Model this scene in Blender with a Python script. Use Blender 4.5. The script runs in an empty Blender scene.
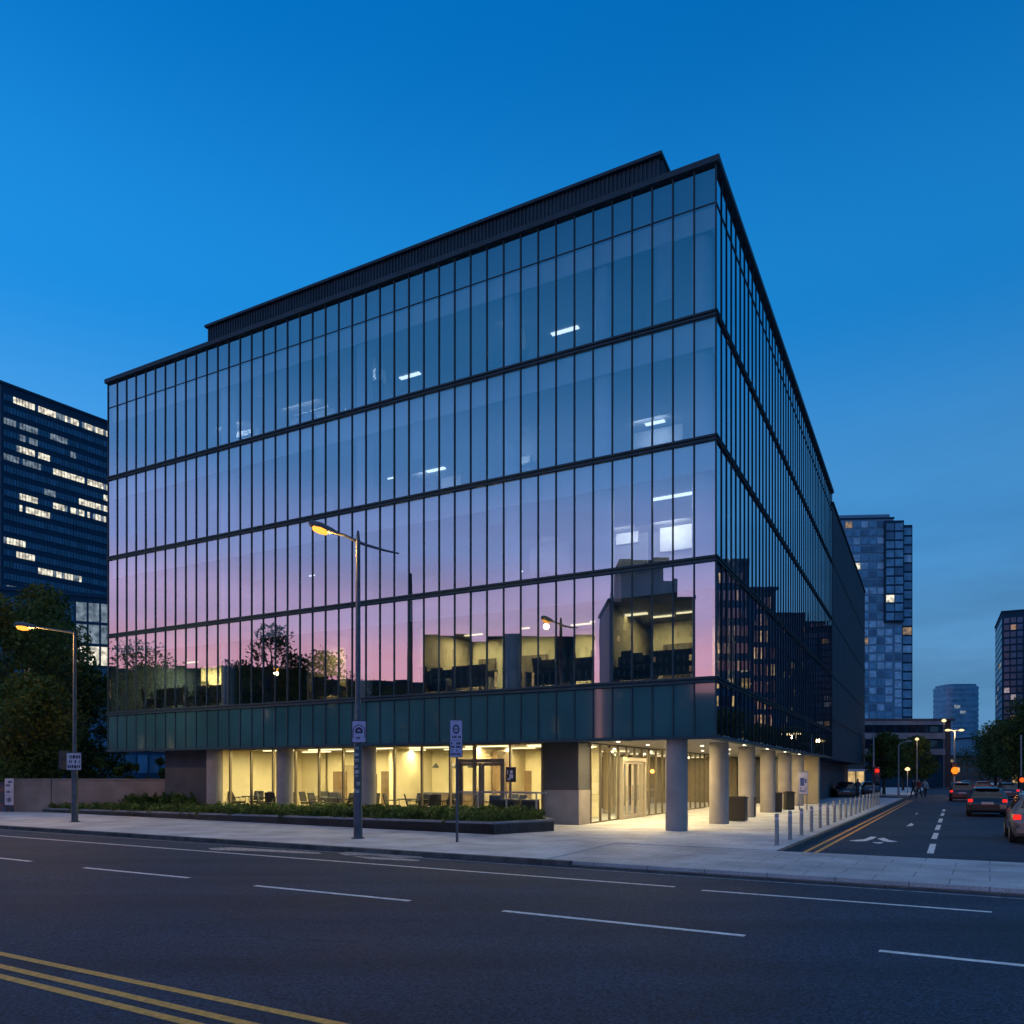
import bpy, math, random
import numpy as np
from mathutils import Vector, Matrix
R = math.radians
rnd = random.Random(7)
sc = bpy.context.scene
COL = sc.collection
F, CX, HZ, EYE = 789.0, 512.0, 776.0, 1.9

# ---------------------------------------------------------------- helpers
def G(u, v, z=0.0):
    """ground point at height z seen at photo pixel (u,v): only a surveying aid"""
    Y = (EYE - z) * F / (v - HZ)
    return Vector(((u - CX) / F * Y, Y, z))

def at(u, Y, v=None):
    return Vector(((u - CX) / F * Y, Y, 0 if v is None else EYE + (HZ - v) / F * Y))

def proj(p):
    return (CX + F * p[0] / p[1], HZ - F * (p[2] - EYE) / p[1])

def tag(o, label=None, cat=None, group=None, kind=None):
    if label: o['label'] = label
    if cat: o['category'] = cat
    if group: o['group'] = group
    if kind: o['kind'] = kind
    return o

def empty(name, loc=(0, 0, 0), rz=0.0):
    o = bpy.data.objects.new(name, None)
    COL.objects.link(o); o.location = loc; o.rotation_euler = (0, 0, rz)
    o.empty_display_size = .3
    return o

class MB:
    def __init__(s): s.v = []; s.f = []; s.m = []
    def add(s, vs, fs, mi=0):
        k = len(s.v); s.v.extend([tuple(p) for p in vs])
        for f in fs: s.f.append([i + k for i in f]); s.m.append(mi)
        return s
    def box(s, x0, x1, y0, y1, z0, z1, mi=0):
        return s.add([(x0,y0,z0),(x1,y0,z0),(x1,y1,z0),(x0,y1,z0),(x0,y0,z1),(x1,y0,z1),(x1,y1,z1),(x0,y1,z1)],
              [(0,3,2,1),(4,5,6,7),(0,1,5,4),(1,2,6,5),(2,3,7,6),(3,0,4,7)], mi)
    def quad(s, a, b, c, d, mi=0): return s.add([a, b, c, d], [(0,1,2,3)], mi)
    def prism(s, poly, z0, z1, mi=0):
        n = len(poly)
        zt = z1 if isinstance(z1, (list, tuple)) else [z1] * n
        area = sum(poly[i][0]*poly[(i+1)%n][1]-poly[(i+1)%n][0]*poly[i][1] for i in range(n))
        if area < 0: poly = poly[::-1]; zt = list(zt)[::-1]
        vs = [(p[0], p[1], z0) for p in poly] + [(p[0], p[1], zt[i]) for i, p in enumerate(poly)]
        fs = [tuple(range(n))[::-1], tuple(range(n, 2*n))]
        fs += [(i, (i+1) % n, n + (i+1) % n, n + i) for i in range(n)]
        return s.add(vs, fs, mi)
    def tube(s, pts, rs, n=10, mi=0, cap=True):
        pts = [Vector(p) for p in pts]
        if not isinstance(rs, (list, tuple)): rs = [rs] * len(pts)
        k = len(s.v); up = Vector((0, 0, 1))
        for i, p in enumerate(pts):
            d = (pts[min(i+1, len(pts)-1)] - pts[max(i-1, 0)]).normalized()
            a = d.cross(up)
            if a.length < 1e-3: a = Vector((1, 0, 0))
            a.normalize(); b = d.cross(a)
            for j in range(n):
                t = 2*math.pi*j/n
                s.v.append(tuple(p + (a*math.cos(t) + b*math.sin(t)) * rs[i]))
        for i in range(len(pts)-1):
            for j in range(n):
                q = (j+1) % n
                s.f.append([k+i*n+j, k+(i+1)*n+j, k+(i+1)*n+q, k+i*n+q]); s.m.append(mi)
        if cap:
            s.f.append([k+j for j in range(n)]); s.m.append(mi)
            e = k+(len(pts)-1)*n
            s.f.append([e+j for j in range(n)][::-1]); s.m.append(mi)
        return s
    def lathe(s, prof, c=(0,0,0), n=16, mi=0):
        return s.tube([(c[0], c[1], c[2]+z + i*1e-6) for i, (r, z) in enumerate(prof)], [max(r,1e-3) for r, z in prof], n, mi)
    def build(s, name, mats, parent=None, smooth=False, bevel=0, loc=None, rz=0):
        me = bpy.data.meshes.new(name)
        me.from_pydata(s.v, [], s.f)
        if not isinstance(mats, (list, tuple)): mats = [mats]
        for m in mats: me.materials.append(m)
        if len(mats) > 1: me.polygons.foreach_set('material_index', s.m)
        if smooth: me.polygons.foreach_set('use_smooth', [True]*len(s.f))
        me.update()
        o = bpy.data.objects.new(name, me); COL.objects.link(o)
        if parent: o.parent = parent
        if loc is not None: o.location = loc
        if rz: o.rotation_euler = (0, 0, rz)
        if bevel:
            b = o.modifiers.new('bevel', 'BEVEL'); b.width = bevel; b.segments = 2; b.limit_method = 'ANGLE'
        if smooth:
            try: me.set_sharp_from_angle(angle=R(40))
            except Exception: pass
        return o

def kids(o): return [c for c in bpy.data.objects if c.parent == o]
def copy_tree(o, parent=None):
    c = o.copy(); COL.objects.link(c)
    if parent: c.parent = parent
    for ch in kids(o): copy_tree(ch, c)
    return c

# ---------------------------------------------------------------- materials
def new_mat(name):
    m = bpy.data.materials.new(name); m.use_nodes = True
    nt = m.node_tree; nt.nodes.clear()
    out = nt.nodes.new('ShaderNodeOutputMaterial')
    return m, nt, out
def L(nt, a, b): nt.links.new(a, b)

def pbr(name, col, rough=.6, metal=0., noise=0.15, scale=3., bump=0., bscale=30., spec=.5, coat=0., detail=6):
    m, nt, out = new_mat(name)
    p = nt.nodes.new('ShaderNodeBsdfPrincipled')
    p.inputs['Roughness'].default_value = rough; p.inputs['Metallic'].default_value = metal
    p.inputs['Specular IOR Level'].default_value = spec
    p.inputs['Coat Weight'].default_value = coat
    tc = nt.nodes.new('ShaderNodeTexCoord')
    n = nt.nodes.new('ShaderNodeTexNoise'); n.inputs['Scale'].default_value = scale; n.inputs['Detail'].default_value = detail
    L(nt, tc.outputs['Object'], n.inputs['Vector'])
    r = nt.nodes.new('ShaderNodeValToRGB')
    r.color_ramp.elements[0].position = .3; r.color_ramp.elements[1].position = .7
    r.color_ramp.elements[0].color = (*[c*(1-noise) for c in col], 1)
    r.color_ramp.elements[1].color = (*[min(1, c*(1+noise)) for c in col], 1)
    L(nt, n.outputs['Fac'], r.inputs['Fac']); L(nt, r.outputs['Color'], p.inputs['Base Color'])
    if bump:
        n2 = nt.nodes.new('ShaderNodeTexNoise'); n2.inputs['Scale'].default_value = bscale; n2.inputs['Detail'].default_value = 4
        L(nt, tc.outputs['Object'], n2.inputs['Vector'])
        b = nt.nodes.new('ShaderNodeBump'); b.inputs['Strength'].default_value = bump; b.inputs['Distance'].default_value = .02
        L(nt, n2.outputs['Fac'], b.inputs['Height']); L(nt, b.outputs['Normal'], p.inputs['Normal'])
    L(nt, p.outputs['BSDF'], out.inputs['Surface'])
    return m

def emit(name, col, s):
    m, nt, out = new_mat(name)
    e = nt.nodes.new('ShaderNodeEmission'); e.inputs['Color'].default_value = (*col, 1); e.inputs['Strength'].default_value = s
    L(nt, e.outputs['Emission'], out.inputs['Surface'])
    return m

def window_lit(name, col, s):
    """window whose room is lit: uneven warm glow with blinds and a glossy pane"""
    m, nt, out = new_mat(name)
    tc = nt.nodes.new('ShaderNodeTexCoord')
    n = nt.nodes.new('ShaderNodeTexNoise'); n.inputs['Scale'].default_value = .9; n.inputs['Detail'].default_value = 5
    L(nt, tc.outputs['Object'], n.inputs['Vector'])
    mr = nt.nodes.new('ShaderNodeMapRange'); mr.inputs['From Min'].default_value = .35; mr.inputs['From Max'].default_value = .65
    mr.inputs['To Min'].default_value = s*.25; mr.inputs['To Max'].default_value = s*1.3
    L(nt, n.outputs['Fac'], mr.inputs['Value'])
    e = nt.nodes.new('ShaderNodeEmission'); e.inputs['Color'].default_value = (*col, 1)
    L(nt, mr.outputs['Result'], e.inputs['Strength'])
    g = nt.nodes.new('ShaderNodeBsdfGlossy'); g.inputs['Roughness'].default_value = .05
    mx = nt.nodes.new('ShaderNodeMixShader'); mx.inputs[0].default_value = .12
    L(nt, e.outputs[0], mx.inputs[1]); L(nt, g.outputs[0], mx.inputs[2]); L(nt, mx.outputs[0], out.inputs['Surface'])
    return m

def glass(name, tint, refl, rcol=(.95, .97, 1), power=3., wave=.00012):
    """coated architectural glass: see-through plus mirror reflection rising towards grazing"""
    m, nt, out = new_mat(name)
    t = nt.nodes.new('ShaderNodeBsdfTransparent'); t.inputs['Color'].default_value = (*tint, 1)
    g = nt.nodes.new('ShaderNodeBsdfGlossy'); g.inputs['Roughness'].default_value = .0; g.inputs['Color'].default_value = (*rcol, 1)
    lw = nt.nodes.new('ShaderNodeLayerWeight'); lw.inputs['Blend'].default_value = .5
    pw = nt.nodes.new('ShaderNodeMath'); pw.operation = 'POWER'; pw.inputs[1].default_value = power
    L(nt, lw.outputs['Facing'], pw.inputs[0])
    ma = nt.nodes.new('ShaderNodeMath'); ma.operation = 'MULTIPLY_ADD'; ma.inputs[1].default_value = 1-refl; ma.inputs[2].default_value = refl
    L(nt, pw.outputs[0], ma.inputs[0])
    if wave:
        tc = nt.nodes.new('ShaderNodeTexCoord')
        n = nt.nodes.new('ShaderNodeTexNoise'); n.inputs['Scale'].default_value = .55; n.inputs['Detail'].default_value = 1
        L(nt, tc.outputs['Object'], n.inputs['Vector'])
        b = nt.nodes.new('ShaderNodeBump'); b.inputs['Strength'].default_value = 1; b.inputs['Distance'].default_value = wave*8
        L(nt, n.outputs['Fac'], b.inputs['Height']); L(nt, b.outputs['Normal'], g.inputs['Normal'])
    mx = nt.nodes.new('ShaderNodeMixShader')
    L(nt, ma.outputs[0], mx.inputs[0]); L(nt, t.outputs[0], mx.inputs[1]); L(nt, g.outputs[0], mx.inputs[2])
    L(nt, mx.outputs[0], out.inputs['Surface'])
    return m

def leafmat(name, c, rough=.6):
    m, nt, out = new_mat(name)
    oi = nt.nodes.new('ShaderNodeTexCoord')
    n = nt.nodes.new('ShaderNodeTexNoise'); n.inputs['Scale'].default_value = .8; n.inputs['Detail'].default_value = 6
    L(nt, oi.outputs['Object'], n.inputs['Vector'])
    r = nt.nodes.new('ShaderNodeValToRGB'); r.color_ramp.elements[0].position = .35; r.color_ramp.elements[1].position = .65
    r.color_ramp.elements[0].color = (*[x*.55 for x in c], 1); r.color_ramp.elements[1].color = (*[x*1.4 for x in c], 1)
    L(nt, n.outputs['Fac'], r.inputs['Fac'])
    d = nt.nodes.new('ShaderNodeBsdfPrincipled'); d.inputs['Roughness'].default_value = rough; d.inputs['Specular IOR Level'].default_value = .2
    t = nt.nodes.new('ShaderNodeBsdfTranslucent')
    L(nt, r.outputs['Color'], d.inputs['Base Color']); L(nt, r.outputs['Color'], t.inputs['Color'])
    mx = nt.nodes.new('ShaderNodeMixShader'); mx.inputs[0].default_value = .3
    L(nt, d.outputs[0], mx.inputs[1]); L(nt, t.outputs[0], mx.inputs[2]); L(nt, mx.outputs[0], out.inputs['Surface'])
    return m

def asphalt(name):
    m, nt, out = new_mat(name)
    p = nt.nodes.new('ShaderNodeBsdfPrincipled'); tc = nt.nodes.new('ShaderNodeTexCoord')
    def noise(s, d=4, vec=None):
        n = nt.nodes.new('ShaderNodeTexNoise'); n.inputs['Scale'].default_value = s; n.inputs['Detail'].default_value = d
        L(nt, vec or tc.outputs['Object'], n.inputs['Vector']); return n
    mp = nt.nodes.new('ShaderNodeMapping'); mp.inputs['Rotation'].default_value = (0, 0, R(31.2)); mp.inputs['Scale'].default_value = (.12, 1, 1)
    L(nt, tc.outputs['Object'], mp.inputs['Vector'])
    lane = noise(.8, 3, mp.outputs['Vector']); big = noise(.35, 5); fine = noise(38, 4); grit = noise(150, 2)
    r1 = nt.nodes.new('ShaderNodeValToRGB'); r1.color_ramp.elements[0].position = .3; r1.color_ramp.elements[1].position = .72
    r1.color_ramp.elements[0].color = (.009, .018, .031, 1); r1.color_ramp.elements[1].color = (.032, .056, .092, 1)
    av = nt.nodes.new('ShaderNodeMath'); av.operation = 'ADD'; sc2 = nt.nodes.new('ShaderNodeMath'); sc2.operation = 'MULTIPLY'; sc2.inputs[1].default_value = .5
    L(nt, lane.outputs['Fac'], av.inputs[0]); L(nt, big.outputs['Fac'], av.inputs[1]); L(nt, av.outputs[0], sc2.inputs[0]); L(nt, sc2.outputs[0], r1.inputs['Fac'])
    mr = nt.nodes.new('ShaderNodeMapRange'); mr.inputs['From Min'].default_value = .35; mr.inputs['From Max'].default_value = .75
    mr.inputs['To Min'].default_value = .35; mr.inputs['To Max'].default_value = 2.6
    L(nt, fine.outputs['Fac'], mr.inputs['Value'])
    mu = nt.nodes.new('ShaderNodeMix'); mu.data_type = 'RGBA'; mu.blend_type = 'MULTIPLY'; mu.inputs['Factor'].default_value = 1
    cc = nt.nodes.new('ShaderNodeCombineColor')
    for k in range(3): L(nt, mr.outputs['Result'], cc.inputs[k])
    L(nt, r1.outputs['Color'], mu.inputs['A']); L(nt, cc.outputs[0], mu.inputs['B'])
    # thin cracks
    vo = nt.nodes.new('ShaderNodeTexVoronoi'); vo.feature = 'DISTANCE_TO_EDGE'; vo.inputs['Scale'].default_value = .16
    wob = noise(1.3, 6); vm = nt.nodes.new('ShaderNodeVectorMath'); vm.operation = 'MULTIPLY_ADD'; vm.inputs[1].default_value = (1.2, 1.2, 0)
    L(nt, wob.outputs['Color'], vm.inputs[0]); L(nt, tc.outputs['Object'], vm.inputs[2]); L(nt, vm.outputs[0], vo.inputs['Vector'])
    cr = nt.nodes.new('ShaderNodeMapRange'); cr.inputs['From Min'].default_value = .0; cr.inputs['From Max'].default_value = .0035
    cr.inputs['To Min'].default_value = .55; cr.inputs['To Max'].default_value = 1
    L(nt, vo.outputs['Distance'], cr.inputs['Value'])
    c3 = nt.nodes.new('ShaderNodeCombineColor')
    for k in range(3): L(nt, cr.outputs['Result'], c3.inputs[k])
    m2 = nt.nodes.new('ShaderNodeMix'); m2.data_type = 'RGBA'; m2.blend_type = 'MULTIPLY'; m2.inputs['Factor'].default_value = 1
    L(nt, mu.outputs['Result'], m2.inputs['A']); L(nt, c3.outputs[0], m2.inputs['B'])
    L(nt, m2.outputs['Result'], p.inputs['Base Color'])
    rr = nt.nodes.new('ShaderNodeMapRange'); rr.inputs['To Min'].default_value = .55; rr.inputs['To Max'].default_value = .85
    L(nt, big.outputs['Fac'], rr.inputs['Value']); L(nt, rr.outputs['Result'], p.inputs['Roughness'])
    p.inputs['Specular IOR Level'].default_value = .22
    b = nt.nodes.new('ShaderNodeBump'); b.inputs['Strength'].default_value = .7; b.inputs['Distance'].default_value = .008
    L(nt, grit.outputs['Fac'], b.inputs['Height']); L(nt, b.outputs['Normal'], p.inputs['Normal'])
    L(nt, p.outputs[0], out.inputs['Surface'])
    return m

def paving(name, c1, c2, mortar, w, h, rot, rough=.7):
    m, nt, out = new_mat(name)
    p = nt.nodes.new('ShaderNodeBsdfPrincipled'); tc = nt.nodes.new('ShaderNodeTexCoord')
    mp = nt.nodes.new('ShaderNodeMapping'); mp.inputs['Rotation'].default_value = (0, 0, -rot)
    L(nt, tc.outputs['Object'], mp.inputs['Vector'])
    br = nt.nodes.new('ShaderNodeTexBrick'); br.inputs['Scale'].default_value = 1
    br.inputs['Color1'].default_value = (*c1, 1); br.inputs['Color2'].default_value = (*c2, 1); br.inputs['Mortar'].default_value = (*mortar, 1)
    br.inputs['Mortar Size'].default_value = .012; br.inputs['Mortar Smooth'].default_value = .1
    br.inputs['Brick Width'].default_value = w; br.inputs['Row Height'].default_value = h; br.offset = .5
    L(nt, mp.outputs[0], br.inputs['Vector'])
    n = nt.nodes.new('ShaderNodeTexNoise'); n.inputs['Scale'].default_value = .7; n.inputs['Detail'].default_value = 8
    n2 = nt.nodes.new('ShaderNodeTexNoise'); n2.inputs['Scale'].default_value = 40; n2.inputs['Detail'].default_value = 3
    L(nt, tc.outputs['Object'], n.inputs['Vector']); L(nt, tc.outputs['Object'], n2.inputs['Vector'])
    ad = nt.nodes.new('ShaderNodeMath'); ad.operation = 'MULTIPLY'
    L(nt, n.outputs['Fac'], ad.inputs[0]); L(nt, n2.outputs['Fac'], ad.inputs[1])
    mr = nt.nodes.new('ShaderNodeMapRange'); mr.inputs['From Min'].default_value = .1; mr.inputs['From Max'].default_value = .4
    mr.inputs['To Min'].default_value = .50; mr.inputs['To Max'].default_value = 1.22
    L(nt, ad.outputs[0], mr.inputs['Value'])
    cc = nt.nodes.new('ShaderNodeCombineColor')
    for k in range(3): L(nt, mr.outputs['Result'], cc.inputs[k])
    mu = nt.nodes.new('ShaderNodeMix'); mu.data_type = 'RGBA'; mu.blend_type = 'MULTIPLY'; mu.inputs['Factor'].default_value = 1
    L(nt, br.outputs['Color'], mu.inputs['A']); L(nt, cc.outputs[0], mu.inputs['B']); L(nt, mu.outputs['Result'], p.inputs['Base Color'])
    b = nt.nodes.new('ShaderNodeBump'); b.inputs['Strength'].default_value = .4; b.inputs['Distance'].default_value = .01
    iv = nt.nodes.new('ShaderNodeMath'); iv.operation = 'SUBTRACT'; iv.inputs[0].default_value = 1
    L(nt, br.outputs['Fac'], iv.inputs[1]); L(nt, iv.outputs[0], b.inputs['Height']); L(nt, b.outputs['Normal'], p.inputs['Normal'])
    p.inputs['Roughness'].default_value = rough
    L(nt, p.outputs[0], out.inputs['Surface'])
    return m

M = {}
M['asphalt'] = asphalt('asphalt')
M['paving'] = paving('granite_paving', (.58, .61, .65), (.52, .55, .59), (.28, .30, .32), .9, .45, R(-31.2))
M['ground'] = pbr('ground_earth', (.07, .07, .07), .9, noise=.3, scale=.4)
M['kerb'] = pbr('kerb_stone', (.095, .09, .085), .85, noise=.5, scale=2.5, bump=.5)
M['white_paint'] = pbr('white_road_paint', (.78, .76, .73), .7, noise=.28, scale=14, bump=.3, bscale=120)
M['worn_paint'] = pbr('worn_road_paint', (.36, .34, .32), .75, noise=.6, scale=9, bump=.3, bscale=120)
M['yellow_paint'] = pbr('yellow_road_paint', (.82, .36, .07), .7, noise=.25, scale=16, bump=.3, bscale=120)
M['metal'] = pbr('dark_anodised_metal', (.026, .062, .084), .6, .0, noise=.15, scale=2, spec=.15)
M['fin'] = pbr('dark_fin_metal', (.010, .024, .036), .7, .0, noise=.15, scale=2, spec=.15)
M['louvre'] = pbr('dark_louvre_metal', (.030, .072, .098), .85, .0, noise=.2, scale=1, spec=.1)
M['clad'] = pbr('charcoal_cladding', (.034, .055, .074), .8, .0, noise=.14, scale=.6, spec=.15)
M['glass'] = glass('coated_facade_glass', (.64, .73, .78), .38, (.97, .98, 1))
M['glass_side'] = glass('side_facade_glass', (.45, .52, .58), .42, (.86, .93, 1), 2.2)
M['clear'] = glass('clear_shopfront_glass', (.93, .96, .95), .07, (1, 1, 1), 4., 0)
M['spandrel'] = pbr('teal_spandrel_glass', (.035, .125, .150), .06, 0, noise=.2, scale=.4, spec=.8, coat=1.)
M['backpan'] = pbr('shadow_box_panel', (.60, .74, .80), .6, noise=.05, scale=1)
M['parapetpan'] = pbr('parapet_back_panel', (.16, .25, .31), .6, noise=.05, scale=1)
M['concrete'] = pbr('fair_faced_concrete', (.30, .28, .27), .75, noise=.14, scale=1.6, bump=.25, bscale=25)
M['dark_stone'] = pbr('dark_stone', (.062, .068, .080), .7, noise=.2, scale=1.2, bump=.2)
M['planter'] = pbr('planter_stone', (.20, .21, .23), .75, noise=.22, scale=1.5, bump=.3)
M['soffit'] = pbr('soffit_panel', (.55, .52, .46), .35, noise=.06, scale=.7)
M['slab'] = pbr('slab_concrete', (.30, .30, .31), .7, noise=.1)
M['ceil'] = pbr('office_ceiling', (.22, .23, .25), .8, noise=.04)
M['core'] = pbr('office_core_wall', (.11, .12, .14), .8, noise=.1, scale=.6)
M['cream'] = pbr('cream_wall', (.72, .66, .44), .8, noise=.08, scale=.9)
M['cream2'] = pbr('pale_lobby_wall', (.40, .34, .22), .7, noise=.12, scale=1.2)
M['timber'] = pbr('brown_panel', (.20, .14, .08), .6, noise=.3, scale=2)
M['dark_furn'] = pbr('dark_upholstery', (.018, .02, .024), .7, noise=.3)
M['bronze'] = pbr('bronze_frame', (.22, .19, .14), .4, .6, noise=.1)
M['steel'] = pbr('brushed_steel', (.30, .30, .30), .45, .35, noise=.1, scale=8)
M['pole'] = pbr('grey_pole_paint', (.075, .09, .11), .5, .3, noise=.3, scale=4, bump=.15)
M['sign_white'] = pbr('sign_face', (.46, .42, .62), .45, noise=.08, scale=6)
M['sign_pale'] = pbr('pale_sign_face', (.55, .50, .58), .5, noise=.1, scale=6)
M['sign_dark'] = pbr('sign_ink', (.035, .025, .075), .5, noise=.1)
M['sign_back'] = pbr('sign_back_metal', (.10, .10, .14), .5, .5)
M['black'] = pbr('black_plastic', (.012, .012, .013), .5, noise=.2)
M['wallstone'] = pbr('retaining_wall_render', (.22, .185, .175), .9, noise=.22, scale=1.1, bump=.3)
M['bark'] = pbr('tree_bark', (.06, .048, .038), .9, noise=.4, scale=6, bump=.6)
M['leaf_a'] = leafmat('leaf_dark_green', (.040, .072, .022))
M['leaf_b'] = leafmat('leaf_mid_green', (.075, .115, .028))
M['leaf_c'] = leafmat('leaf_lamplit_yellow', (.15, .14, .028))  # yellow lamplight on the left trees put into the leaf colour
M['shrub_a'] = leafmat('shrub_green', (.07, .125, .03))
M['shrub_b'] = leafmat('shrub_pale_green', (.16, .21, .06))
M['orange_lamp'] = emit('sodium_lamp_glow', (1, .37, .05), 2.1)
M['warm_lamp'] = emit('warm_lamp_glow', (1, .72, .35), 1.7)
M['red_lamp'] = emit('red_lamp_glow', (1, .02, .015), 1.6)
M['amber_lamp'] = emit('amber_lamp_glow', (1, .27, .02), 1.3)
M['cool_light'] = emit('office_tube_glow', (.85, .93, 1), 2.0)
M['warm_light'] = emit('warm_strip_glow', (1, .80, .45), 2.2)
M['down_light'] = emit('downlight_glow', (1, .85, .6), 6)

# ---------------------------------------------------------------- camera and sky
cam = bpy.data.cameras.new('camera'); co = bpy.data.objects.new('camera', cam); COL.objects.link(co); sc.camera = co
co.location = (0, 0, EYE); co.rotation_euler = (R(90), 0, 0)
cam.sensor_width = 36; cam.lens = F/1024*36; cam.shift_y = (HZ-512)/1024; cam.clip_end = 6000; cam.clip_start = .1

w = bpy.data.worlds.new('World'); sc.world = w; w.use_nodes = True
nt = w.node_tree; nt.nodes.clear()
wo = nt.nodes.new('ShaderNodeOutputWorld'); bg = nt.nodes.new('ShaderNodeBackground')
tc = nt.nodes.new('ShaderNodeTexCoord'); sx = nt.nodes.new('ShaderNodeSeparateXYZ'); L(nt, tc.outputs['Generated'], sx.inputs[0])
def ramp(stops):
    r = nt.nodes.new('ShaderNodeValToRGB'); cr = r.color_ramp; cr.interpolation = 'EASE'
    while len(cr.elements) < len(stops): cr.elements.new(.5)
    for e, (p, c) in zip(cr.elements, stops): e.position = p; e.color = (*c, 1)
    L(nt, sx.outputs['Z'], r.inputs['Fac']); return r
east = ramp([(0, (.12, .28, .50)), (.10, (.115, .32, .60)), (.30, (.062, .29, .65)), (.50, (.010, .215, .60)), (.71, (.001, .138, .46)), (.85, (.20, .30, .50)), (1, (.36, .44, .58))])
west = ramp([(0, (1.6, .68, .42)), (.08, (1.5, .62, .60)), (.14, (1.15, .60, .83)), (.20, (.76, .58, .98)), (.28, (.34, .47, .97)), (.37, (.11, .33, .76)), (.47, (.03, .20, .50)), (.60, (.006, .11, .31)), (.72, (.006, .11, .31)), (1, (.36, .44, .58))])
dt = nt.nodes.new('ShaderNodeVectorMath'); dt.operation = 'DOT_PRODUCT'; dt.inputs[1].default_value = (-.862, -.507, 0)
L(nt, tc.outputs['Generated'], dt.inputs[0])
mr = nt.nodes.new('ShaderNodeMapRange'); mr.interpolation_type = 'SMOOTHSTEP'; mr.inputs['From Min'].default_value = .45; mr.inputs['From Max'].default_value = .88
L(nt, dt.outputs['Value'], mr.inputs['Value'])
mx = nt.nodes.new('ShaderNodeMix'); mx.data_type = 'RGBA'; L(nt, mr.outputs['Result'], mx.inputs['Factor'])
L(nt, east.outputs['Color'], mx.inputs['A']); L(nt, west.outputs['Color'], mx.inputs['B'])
# lighter towards the north-west, faint high cloud
md = nt.nodes.new('ShaderNodeMapRange'); md.inputs['From Min'].default_value = -.6; md.inputs['From Max'].default_value = .6
md.inputs['To Min'].default_value = 1.30; md.inputs['To Max'].default_value = .92; L(nt, sx.outputs['X'], md.inputs['Value'])
mp = nt.nodes.new('ShaderNodeMapping'); mp.inputs['Scale'].default_value = (2.2, 2.2, 11); L(nt, tc.outputs['Generated'], mp.inputs['Vector'])
nz = nt.nodes.new('ShaderNodeTexNoise'); nz.inputs['Scale'].default_value = 1.6; nz.inputs['Detail'].default_value = 6; nz.inputs['Roughness'].default_value = .55
L(nt, mp.outputs[0], nz.inputs['Vector'])
cl = nt.nodes.new('ShaderNodeMapRange'); cl.inputs['From Min'].default_value = .40; cl.inputs['From Max'].default_value = .64
cl.inputs['To Min'].default_value = 1; cl.inputs['To Max'].default_value = .76; L(nt, nz.outputs['Fac'], cl.inputs['Value'])
zf = nt.nodes.new('ShaderNodeMapRange'); zf.inputs['From Min'].default_value = .12; zf.inputs['From Max'].default_value = .42; L(nt, sx.outputs['Z'], zf.inputs['Value'])
cm = nt.nodes.new('ShaderNodeMix'); L(nt, zf.outputs['Result'], cm.inputs['Factor']); L(nt, cl.outputs['Result'], cm.inputs['A']); cm.inputs['B'].default_value = 1
ml = nt.nodes.new('ShaderNodeMath'); ml.operation = 'MULTIPLY'; L(nt, md.outputs['Result'], ml.inputs[0]); L(nt, cm.outputs['Result'], ml.inputs[1])
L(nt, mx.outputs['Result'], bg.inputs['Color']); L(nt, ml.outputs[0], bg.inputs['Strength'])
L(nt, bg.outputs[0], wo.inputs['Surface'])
vs = sc.view_settings; vs.view_transform = 'Standard'; vs.look = 'None'; vs.exposure = 0; vs.gamma = 1; vs.use_curve_mapping = False
sc.render.engine = 'CYCLES'
sc.cycles.max_bounces = 8; sc.cycles.transparent_max_bounces = 16; sc.cycles.caustics_reflective = False; sc.cycles.caustics_refractive = False
sc.cycles.sample_clamp_indirect = 4; sc.cycles.use_denoising = True; sc.cycles.blur_glossy = .5

# ---------------------------------------------------------------- street setting
RA = R(-31.2); rd = Vector((math.cos(RA), math.sin(RA))); rn = Vector((-rd.y, rd.x))       # main road: along / away from camera
def rp(l, n): p = rd*l + rn*n; return (p.x, p.y)
sd = Vector((.4915, .871)); se = Vector((.871, -.4915)); O2 = Vector((8.2, 22.4))           # side street: along / across to the right
def sp(l, e): p = O2 + sd*l + se*e; return (p.x, p.y)
ZR = -.12
KN = 15.72                                                                                   # near kerb of the building's pavement

g = MB(); S = 3000
g.quad((-S, -S, -.16), (S, -S, -.16), (S, S, -.16), (-S, S, -.16))
tag(g.build('ground', M['ground']), kind='structure')
g = MB(); g.prism([rp(-260, -4.5), rp(300, -4.5), rp(300, KN), rp(-260, KN)], -.15, ZR)
tag(g.build('main_road', M['asphalt']), kind='structure')
def north_kerb_join():
    # where the side street's edges meet the crossing band
    return None
CB = 20.75                                                                                   # back edge of the paved crossing band
def side_at_n(e, n):                                                                         # point on the side street line e where road-normal = n
    o = O2 + se*e; l = (n - o.dot(rn))/sd.dot(rn); return o + sd*l
WB, EB = side_at_n(0, CB), side_at_n(9.6, CB)
g = MB(); fw, fe = Vector(sp(230, 0)), Vector(sp(230, 9.6))
g.prism([tuple(WB), tuple(EB), tuple(fe), tuple(fw)], -.15, ZR)
tag(g.build('side_street', M['asphalt']), kind='structure')
g = MB(); g.prism([sp(52, -70), sp(52, -.02), sp(64, -.02), sp(64, -70)], -.15, ZR+.004)
tag(g.build('cross_street', M['asphalt']), kind='structure')
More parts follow.
